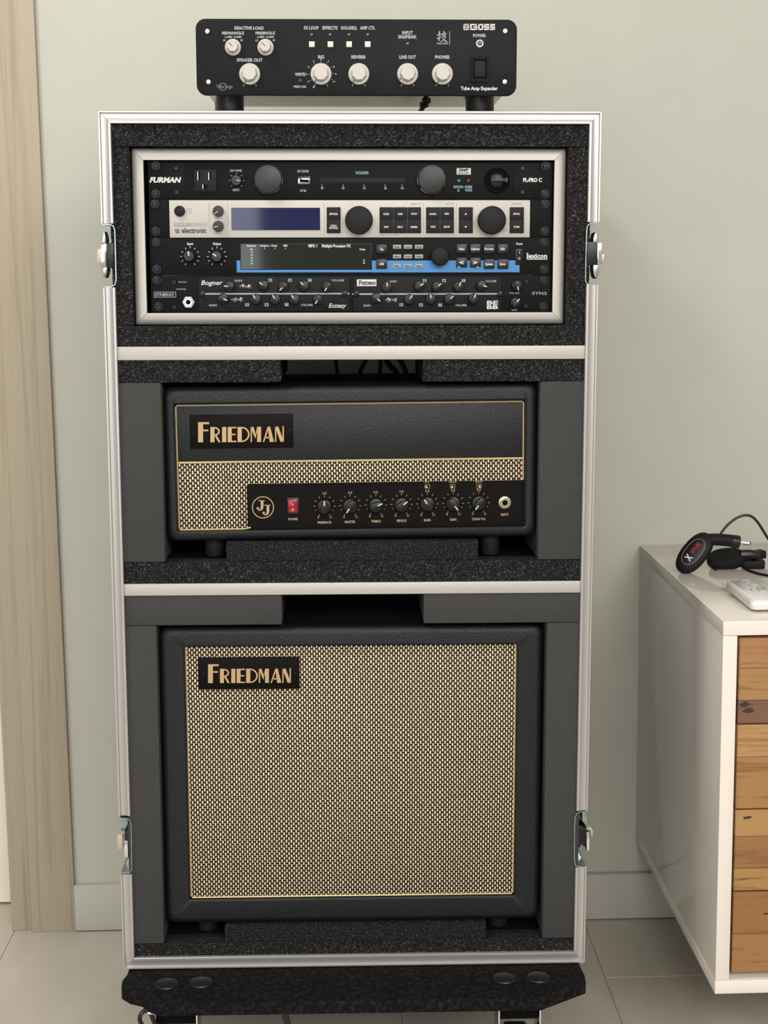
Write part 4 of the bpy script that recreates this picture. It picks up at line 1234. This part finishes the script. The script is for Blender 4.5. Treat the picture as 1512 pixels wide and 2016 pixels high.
PP = Pan(AMPF, REC - 0.0042 - 0.0016)
a, c, d, e = PP.rect(373.5, 815.5, 577, 882.5)
k = part('name_plate', B().box(a, c, PP.y, PP.y + 0.0016, d, e, 0.0004), MT['plate'], t)
friedman(k, PP, 388.9, 558.8, 831.2, 870.8, -0.0062)
for x, y in ((382.3, 851), (570.5, 846.5)): part('screw', TINY_SCREW, None, k, PP.p3(x, y))
for px_ in (422, 965):
    q = PA.p(px_, 1063, AY + 0.025)
    zf = (AMPF.inverted() @ CASE @ Vector((q[0], 0, zlow + 0.0014))).z
    for fy_ in (AY + 0.03, AY + 0.19):
        part('foot', B().lathe([(0.0105, 0), (0.0118, 0.002), (0.0123, az0 - zf - 0.0003)], 24, (0, 0, 0), 'z'), MT['rubber'], t, (q[0], fy_, zf))

# ================================================================== SPEAKER CABINET
SY = 0.014
PSx = Pan(CASE, SY)
sx0, _, sz0, sz1 = PSx.rect(313.5, 1234, 1065, 1816); sx1 = PSx.p(1065.5, 1520)[0]; sx0 = PSx.p(319.5, 1520)[0]
SR = SY + 0.009
PSR = Pan(CASE, SR)
gx0, gx1, gz0, gz1 = PSx.rect(368.5, 1271, 1015.2, 1768)
t = thing('speaker_cabinet', 'black guitar speaker cabinet with a large cream woven grille in the bottom bay', 'speaker cabinet', CASE, (0, SY, sz0))
shell(t, sx0, sx1, sz0, sz1, gx0, gx1, gz0, gz1, SY, SR, 0.27)
part('grille_cloth', B().box(gx0 + 0.0008, gx1 - 0.0008, SR - 0.0035, SR + 0.001, gz0 + 0.0008, gz1 - 0.0008, 0.0008), MT['weave'], t)
yy = SR - 0.0042
part('piping', B().tube([(gx0 + 0.0012, yy, gz1 - 0.001), (gx0 + 0.0012, yy, gz0 + 0.004), (gx0 + 0.003, yy, gz0 + 0.0015), (gx1 - 0.003, yy, gz0 + 0.0015), (gx1 - 0.0012, yy, gz0 + 0.004), (gx1 - 0.0012, yy, gz1 - 0.001)], 0.0011, 6, smooth=0), MT['gold'], t)
PQ = Pan(CASE, SR - 0.0035 - 0.0022)
a, c, d, e = PQ.rect(389.7, 1294, 589.6, 1357)
k = part('name_plate', B().box(a, c, PQ.y, PQ.y + 0.0022, d, e, 0.0005), MT['plate'], t)
friedman(k, PQ, 408.6, 572.7, 1307.7, 1344.7, -0.004)
for x, y in ((400.4, 1326.6), (582, 1325.5)): part('screw', TINY_SCREW, None, k, PQ.p3(x, y))
for x in (sx0 + 0.05, sx1 - 0.05):
    for y in (SY + 0.035, 0.22):
        part('foot', B().lathe([(0.011, 0), (0.0125, 0.002), (0.013, sz0 - zb3 - 0.0016)], 20, (0, 0, 0), 'z'), MT['rubber'], t, (x, y, zb3 + 0.0013))

# ================================================================== CABLES SEEN THROUGH THE MIDDLE BAY
PCb = Pan(CASE, 0.36)
ztop_c = UZ0 - 3.4 * UH; zbot_c = az1 - 0.05
for i, (pts, r) in enumerate((([(663, 700), (661, 714), (664, 735)], 0.0028), ([(722, 705), (712, 724), (709, 742)], 0.0034), ([(748, 700), (749, 718), (748, 740)], 0.0034),
                              ([(756, 700), (768, 720), (782, 738)], 0.0044), ([(784, 700), (794, 720), (800, 740)], 0.0042))):
    yc = 0.352 + 0.012 * i
    q = [PCb.p3(x, y, yc) for x, y in pts]
    dx = [0.004, 0.03, 0.0, -0.02, -0.015][i]
    q = [Vector((q[0].x + dx, yc, ztop_c)), Vector((q[0].x + dx * 0.3, yc, q[0].z + 0.02))] + q + [Vector((q[-1].x, yc - 0.004, q[-1].z - 0.05))]
    solo('cable', B().tube(q, r, 8), MT['cable'],
         ['thin straight black cable behind the amp head, leftmost in the gap', 'curved black cable behind the amp head, second from the left in the gap', 'upright black cable behind the amp head, third from the left in the gap',
          'thick slanting black cable behind the amp head, fourth from the left in the gap', 'black cable behind the amp head, rightmost in the gap'][i], 'cable', CASE, tuple(q[-1]), 'cables behind the amp head')

# ================================================================== DOLLY
t = thing('dolly', 'black carpeted dolly board on casters under the flight case', 'dolly', CASE, (0, 0.15, -0.15))
out = [(-0.288, -0.012), (-0.292, -0.03), (-0.2905, -0.046), (-0.278, -0.06), (-0.262, -0.068), (-0.25, -0.084), (-0.238, -0.0925), (0.226, -0.0925), (0.288, -0.05), (0.2895, -0.03), (0.288, -0.012), (0.288, 0.46), (-0.288, 0.46)]
zt_d, zb_d = -0.0012, -0.0172
t2 = B().loft([[(x * 0.998, y + 0.0006, zt_d) for x, y in out], [(x, y, zt_d - 0.0012) for x, y in out], [(x, y, zb_d) for x, y in out]])
part('board', t2, MT['carpet'], t)
for x, y in ((-0.235, -0.0423), (-0.1924, -0.0395), (0.1869, -0.0405), (0.2299, -0.039)):
    part('cap_disc', B().lathe([(0.0145, 0), (0.0148, 0.0008), (0.0140, 0.0022), (0.011, 0.0028), (1e-5, 0.003)], 28, (0, 0, 0), 'z'), MT['disc'], t, (x, y, zt_d))
for x, y in ((-0.221, -0.052), (0.203, -0.052), (-0.221, 0.40), (0.203, 0.40)):
    floor_z = -(CASE @ Vector((x, y, 0))).z
    b = B().box(-0.034, 0.034, -0.03, 0.03, zb_d - 0.0035, zb_d - 0.0002, 0.001)
    k = part('caster', b, MT['chrome'], t, (x, y, 0), label='swivel caster under the board')
    hw_ = 0.0245
    fk = B().box(-hw_ - 0.002, -hw_, -0.02, 0.03, floor_z + 0.03, zb_d - 0.006, 0.0005).box(hw_, hw_ + 0.002, -0.02, 0.03, floor_z + 0.03, zb_d - 0.006, 0.0005).box(-hw_ - 0.002, hw_ + 0.002, -0.02, 0.03, zb_d - 0.008, zb_d - 0.0045, 0.0008)
    fk.lathe([(0.019, 0), (0.019, 0.004)], 20, (0, 0, zb_d - 0.0075), 'z')
    part('fork_shade', B().box(-hw_ + 0.0004, hw_ - 0.0004, -0.012, 0.02, zb_d - 0.026, zb_d - 0.0084, 0.002), MT['dark'], k, (x, y, 0))  # added black block, paints the shade between the fork legs
    part('caster_fork', fk, MT['chrome'], k, (x, y, 0))
    R_ = 0.05
    part('caster_wheel', B().lathe([(R_ - 0.006, -0.016), (R_, -0.012), (R_, 0.012), (R_ - 0.006, 0.016)], 36, (0, 0.012, floor_z + R_ + 0.0005), 'x'), MT['rubber'], k, (x, y, 0))
    part('axle', B().lathe([(0.005, -hw_ - 0.005), (0.005, hw_ + 0.005)], 12, (0, 0.012, floor_z + R_), 'x'), MT['chrome'], k, (x, y, 0))
part('strap', B().tube([(-0.258, -0.075, zb_d - 0.0005), (-0.263, -0.08, zb_d - 0.004), (-0.264, -0.078, zb_d - 0.014), (-0.258, -0.07, zb_d - 0.03)], 0.0028, 8).tube([(-0.258, -0.075, zb_d - 0.0005), (-0.251, -0.078, zb_d - 0.004), (-0.248, -0.076, zb_d - 0.014), (-0.243, -0.07, zb_d - 0.03)], 0.0028, 8), MT['cable'], t, label='black cord loop under the left corner')
part('strap', B().box(-0.145, -0.088, -0.066, -0.06, zb_d - 0.004, zb_d - 0.0005, 0.001).prism([(-0.094, zb_d - 0.001), (-0.087, zb_d - 0.001), (-0.08, zb_d - 0.03), (-0.088, zb_d - 0.03)], -0.06, -0.066), MT['cable'], t, label='black strap end hanging under the board')

# ================================================================== SIDEBOARD
cx0, cx1 = 0.46173, 1.52
fy = YW - 0.53245; zt_c, zb_c = 0.61473, 0.13009
tp = 0.0178
t = thing('sideboard', 'gloss white wall-hung sideboard with reclaimed wood drawer fronts, right of the flight case', 'sideboard', ROOM, (cx0, fy, zb_c))
part('top_panel', B().box(cx0, cx1, fy, YW - 0.0005, zt_c - tp, zt_c, 0.0008), MT['gloss'], t)
part('bottom_panel', B().box(cx0, cx1, fy, YW - 0.0005, zb_c, zb_c + tp, 0.0008), MT['gloss'], t)
part('side_panel', B().box(cx0 + 0.0004, cx0 + tp + 0.0004, fy + 0.0006, YW - 0.0005, zb_c + tp + 0.0004, zt_c - tp - 0.0004, 0.0008), MT['gloss'], t)
part('side_panel', B().box(cx1 - tp, cx1 - 0.0004, fy + 0.0006, YW - 0.0005, zb_c + tp + 0.0004, zt_c - tp - 0.0004, 0.0008), MT['gloss'], t)
part('back_panel', B().box(cx0 + tp, cx1 - tp, YW - 0.012, YW - 0.001, zb_c + tp, zt_c - tp), MT['dark'], t)
part('carcass', B().box(cx0 + tp + 0.0008, cx1 - tp - 0.0008, fy + 0.035, YW - 0.02, zb_c + tp + 0.0008, zt_c - tp - 0.0008), MT['dark'], t)
dz = [0.5934, 0.4832, 0.3730, 0.2652, 0.1556]
joints = [[0.5934, 0.5543, 0.5136, 0.4832], [0.4832, 0.4410, 0.3730], [0.3730, 0.3375, 0.2954, 0.2652], [0.2652, 0.2080, 0.1556]]
wi = 0
for di in range(4):
    z1, z0 = dz[di] - 0.0009, dz[di + 1] + 0.0009
    dxa, dxb = cx0 + tp + 0.004, cx1 - tp - 0.004
    d_ = part('drawer', B().box(dxa + 0.001, dxb - 0.001, fy + 0.022, fy + 0.034, z0 + 0.001, z1 - 0.001), MT['dark'], t)
    js = joints[di]
    for a, c in zip(js, js[1:]):
        m = m_wood('plank_wood', *WOODS[wi], scale=42, along=(0.09, 1, 1), seed=wi * 1.7 + 0.3, rough=0.6)
        top = a - (0.0010 if a == js[0] else 0.0002); bot = c + (0.0010 if c == js[-1] else 0.0002)
        b = B().box(dxa, dxb, fy + 0.004 + random.uniform(-0.0005, 0.0005), fy + 0.022, bot, top, 0.0006, 1)
        pk = part('plank', b, m, d_)
        wi += 1
# dark knots of the third and sixth planks: real hollows in the wood
for (px_, py_, rx_, rz_) in ((1467, 1387, 9, 4.5), (1474, 1399, 11, 4), (1471, 1610, 8, 3), (1508, 1799, 5, 2)):
    pk_ = Pan(ROOM, fy + 0.0032)
    q = pk_.p(px_, py_); kk = pk_.k(px_, py_)
    poly = [(q[0] + rx_ * kk * math.cos(a) * (1 + 0.22 * math.sin(3 * a + px_) + 0.12 * math.sin(7 * a)), q[1] + rz_ * kk * (math.sin(a) * (1 + 0.25 * math.sin(2 * a + py_)) + 0.3 * math.cos(a))) for a in [2 * PI * i / 14 for i in range(14)]]
    part('knot', B().prism(poly, fy + 0.006, fy + 0.0032), bpy.data.materials.get('knot_wood') or mat('knot_wood', '#3a2418', 0.7), t, label='dark wood knot')

# ---- wireless transmitter
Pt = Pan(ROOM, 2.112)
ctr = Pt.p3(1367.5, 1089)
zc = zt_c
ku = Pt.k(1367, 1089)
nrm = Vector((-0.38, -0.86, 0.36)).normalized()
ax = Vector((0.61, 0, 0.79)); ax = (ax - nrm * ax.dot(nrm)).normalized(); bx_ = nrm.cross(ax).normalized()
MT_ = Matrix((bx_, -nrm, ax)).transposed().to_4x4(); MT_.translation = ctr
t = thing('wireless_transmitter', 'black oval wireless guitar transmitter with a jack plug on the white sideboard', 'transmitter', ROOM, (ctr.x, ctr.y, zc))


def ell(a, c, y, n=32, p=2.3):
    out_ = []
    for i in range(n):
        th = 2 * PI * i / n; cs, sn = math.cos(th), math.sin(th)
        out_.append((a * math.copysign(abs(cs) ** (2 / p), cs), y, c * math.copysign(abs(sn) ** (2 / p), sn)))
    return out_


RA, RC = 0.0185, 0.034
loops = [ell(RA * k_, RC * k_, y) for k_, y in ((0.5, 0.011), (0.78, 0.010), (0.94, 0.006), (1.0, 0.0), (0.97, -0.004), (0.88, -0.0072), (0.7, -0.0088), (0.4, -0.0094))]
part('body', B().loft(loops, M=MT_), MT['blackm'], t)
part('badge', B().loft([ell(RA * 0.62, RC * 0.62, y) for y in (-0.0085, -0.0099)] + [ell(RA * 0.55, RC * 0.58, -0.0103)], M=MT_), MT['black'], t)
rl = B(); rl.tube(ell(RA * 0.62, RC * 0.62, -0.0098, 28), 0.0005, 6, True, 0); bmesh.ops.transform(rl.bm, matrix=MT_, verts=rl.bm.verts); part('badge_rim', rl, MT['dimp'], t)


def tilted(s, along, w, h, m, across=0.0, nm='lettering'):
    V, Fc = glyphs(s, 0.04); x0 = min(v[0] for v in V); x1 = max(v[0] for v in V); b_ = B()
    vs = []
    for vx, vy in V:
        u = (vx - (x0 + x1) / 2) / (x1 - x0) * w + along; v = (vy / CAPH - 0.5) * h + across
        vs.append(b_.bm.verts.new((v, -0.0106, u)))
    for f in Fc: b_.bm.faces.new([vs[i] for i in f])
    bmesh.ops.transform(b_.bm, matrix=MT_, verts=b_.bm.verts)
    part(nm, b_, MT[m], t, smooth=0)


tilted('X', -0.0105, 0.008, 0.009, 'white'); tilted('VIVE', 0.0055, 0.0185, 0.005, 'ledr', 0.001, 'small_lettering')
# neck and plug
n0 = Pt.p3(1408, 1062); n1 = Pt.p3(1434, 1064); n2 = Pt.p3(1452, 1066.5); tip = Pt.p3(1481, 1070)
b = B().tube([ctr + ax * 0.024 + nrm * -0.002, n0, n1, n2], 0.0088, 12)
part('neck', b, MT['blackm'], t)
dirp = (tip - n2).normalized()


def along(prof, o, d, seg=16):
    b_ = B(); q_ = d.to_track_quat('Z', 'Y').to_matrix().to_4x4(); q_.translation = o
    return b_.lathe(prof, seg, (0, 0, 0), 'z', q_)


ln = (tip - n2).length
part('plug_collar', along([(0.0085, -0.010), (0.0092, -0.006), (0.0092, 0.002), (0.0055, 0.0035)], n2, dirp), MT['black'], t)
part('jack_plug', along([(0.0032, 0.003), (0.0032, ln * 0.74), (0.0025, ln * 0.76), (0.0022, ln * 0.8), (0.0031, ln * 0.86), (0.0029, ln * 0.92), (0.0012, ln)], n2, dirp), MT['chrome'], t, label='chrome jack plug')

# ---- second black unit lying behind it
Pv = Pan(ROOM, 2.14)
c2 = Pv.p3(1430, 1094); c2.z = zt_c + 0.0145
a2 = Vector((0.93, -0.1, 0.12)).normalized(); n2v = Vector((-0.05, -0.55, 0.83)); n2v = (n2v - a2 * n2v.dot(a2)).normalized(); b2 = n2v.cross(a2)
M2 = Matrix((b2, -n2v, a2)).transposed().to_4x4(); M2.translation = c2
t = thing('wireless_receiver', 'second black wireless unit lying behind the oval transmitter on the white sideboard', 'receiver', ROOM, (c2.x, c2.y, zt_c))
part('body', B().loft([ell(0.017 * k_, 0.028 * k_, y) for k_, y in ((0.6, 0.0115), (0.85, 0.010), (1.0, 0.004), (1.0, -0.002), (0.85, -0.007), (0.5, -0.009))], M=M2), MT['blackm'], t)
part('hinge', B().tube([c2 + a2 * 0.02 + n2v * 0.004, c2 + a2 * 0.034 + n2v * 0.002, c2 + a2 * 0.045 + n2v * -0.003], 0.0072, 10), MT['black'], t)

# ---- charging cable
def zp(px, py, h=0.002): return room_z(px, py, zt_c + h)


t = thing('charging_cable', 'black split charging cable with two blocky plugs looping over the white sideboard', 'cable', ROOM, tuple(zp(1465, 1100, 0)))
Pw = Pan(ROOM, 2.15)
part('cord', B().tube([Pw.p3(1408, 1070), Pw.p3(1416.5, 1054), Pw.p3(1432, 1034), Pw.p3(1452, 1019), Pw.p3(1473, 1014.5), Pw.p3(1490, 1026), Pw.p3(1512, 1060), Pw.p3(1530, 1084)], 0.0019, 8, smooth=5), MT['cable'], t)
part('cord', B().tube([zp(1436, 1084, 0.018), zp(1441, 1094, 0.014), zp(1447, 1103, 0.009), zp(1464, 1117, 0.0025), zp(1484, 1126.5, 0.0021), zp(1512, 1133, 0.0021), zp(1545, 1136, 0.0021)], 0.0020, 8, smooth=5), MT['cable'], t)
part('cord', B().tube([zp(1408, 1121), zp(1420, 1117), zp(1437, 1108), zp(1456, 1103), zp(1470, 1101)], 0.0020, 8, smooth=4), MT['cable'], t)


def plug(a, c, r0, r1, hgt):
    d = (c - a).normalized(); side = d.cross(Vector((0, 0, 1))).normalized(); up = side.cross(d)
    lp = lambda o, k_: [o + side * x * k_ + up * z * k_ for x, z in rr(-r0, r0, -hgt, hgt, 0.0022, 3)]
    return B().loft([lp(a, 0.75), lp(a + d * 0.003, r1), lp(c - d * 0.002, 1.0), lp(c, 0.92)])


part('plug', plug(zp(1458, 1096, 0.012), zp(1503, 1090, 0.014), 0.0085, 0.85, 0.0060), MT['blackm'], t)
part('plug', plug(zp(1460, 1110, 0.0066), zp(1504, 1110, 0.0066), 0.0090, 0.95, 0.0060), MT['blackm'], t)

# ---- white remote
t = thing('remote_control', 'white remote control with round grey buttons lying in front of the black wireless units', 'remote control', ROOM, (0.56, 1.95, zt_c))
h0, h1 = zt_c + 0.0035, zt_c + 0.0165
A_ = room_z(1422, 1143, h1); B_ = room_z(1488, 1183, h1)
ay, by = A_.y + 0.002, B_.y
xa = (A_.x + B_.x) / 2 - 0.001; xb = xa + 0.10
Rm = lambda o, z: [(x, y, z) for x, y in rr(xa + o, xb - o, by + o, ay - o, 0.007, 5)]
part('body', B().loft([Rm(0.004, h0), Rm(0.001, h0 + 0.002), Rm(0, (h0 + h1) / 2 - 0.0005), Rm(0.0006, (h0 + h1) / 2), Rm(0, (h0 + h1) / 2 + 0.0005), Rm(0.0008, h1 - 0.002), Rm(0.003, h1)]), MT['remote'], t)
for x, y in ((xa + 0.015, by + 0.02), (xa + 0.015, ay - 0.02), (xb - 0.015, by + 0.02), (xb - 0.015, ay - 0.02)):
    part('foot', B().lathe([(0.004, 0), (0.004, h0 + 0.0003 - zt_c - 0.0002)], 12, (0, 0, 0), 'z'), MT['rubber'], t, (x, y, zt_c + 0.0002))
for px_, py_, r_ in ((1467, 1142.5, 0.0062), (1474, 1147, 0.0062), (1484, 1150.5, 0.0062), (1503, 1163, 0.0066)):
    q = room_z(px_, py_, h1)
    part('button', B().lathe([(r_, 0), (r_, 0.0008), (r_ * 0.9, 0.0012), (1e-5, 0.0012)], 20, (0, 0, 0), 'z'), MT['rbutton'], t, tuple(q))
for px_, py_ in ((1479, 1161.5), (1491.5, 1158.5), (1503.5, 1158)):
    q = room_z(px_, py_, h1)
    part('indicator', B().lathe([(0.0016, 0), (0.0014, 0.0004), (1e-5, 0.0004)], 12, (0, 0, 0), 'z'), MT['darkp'], t, tuple(q))
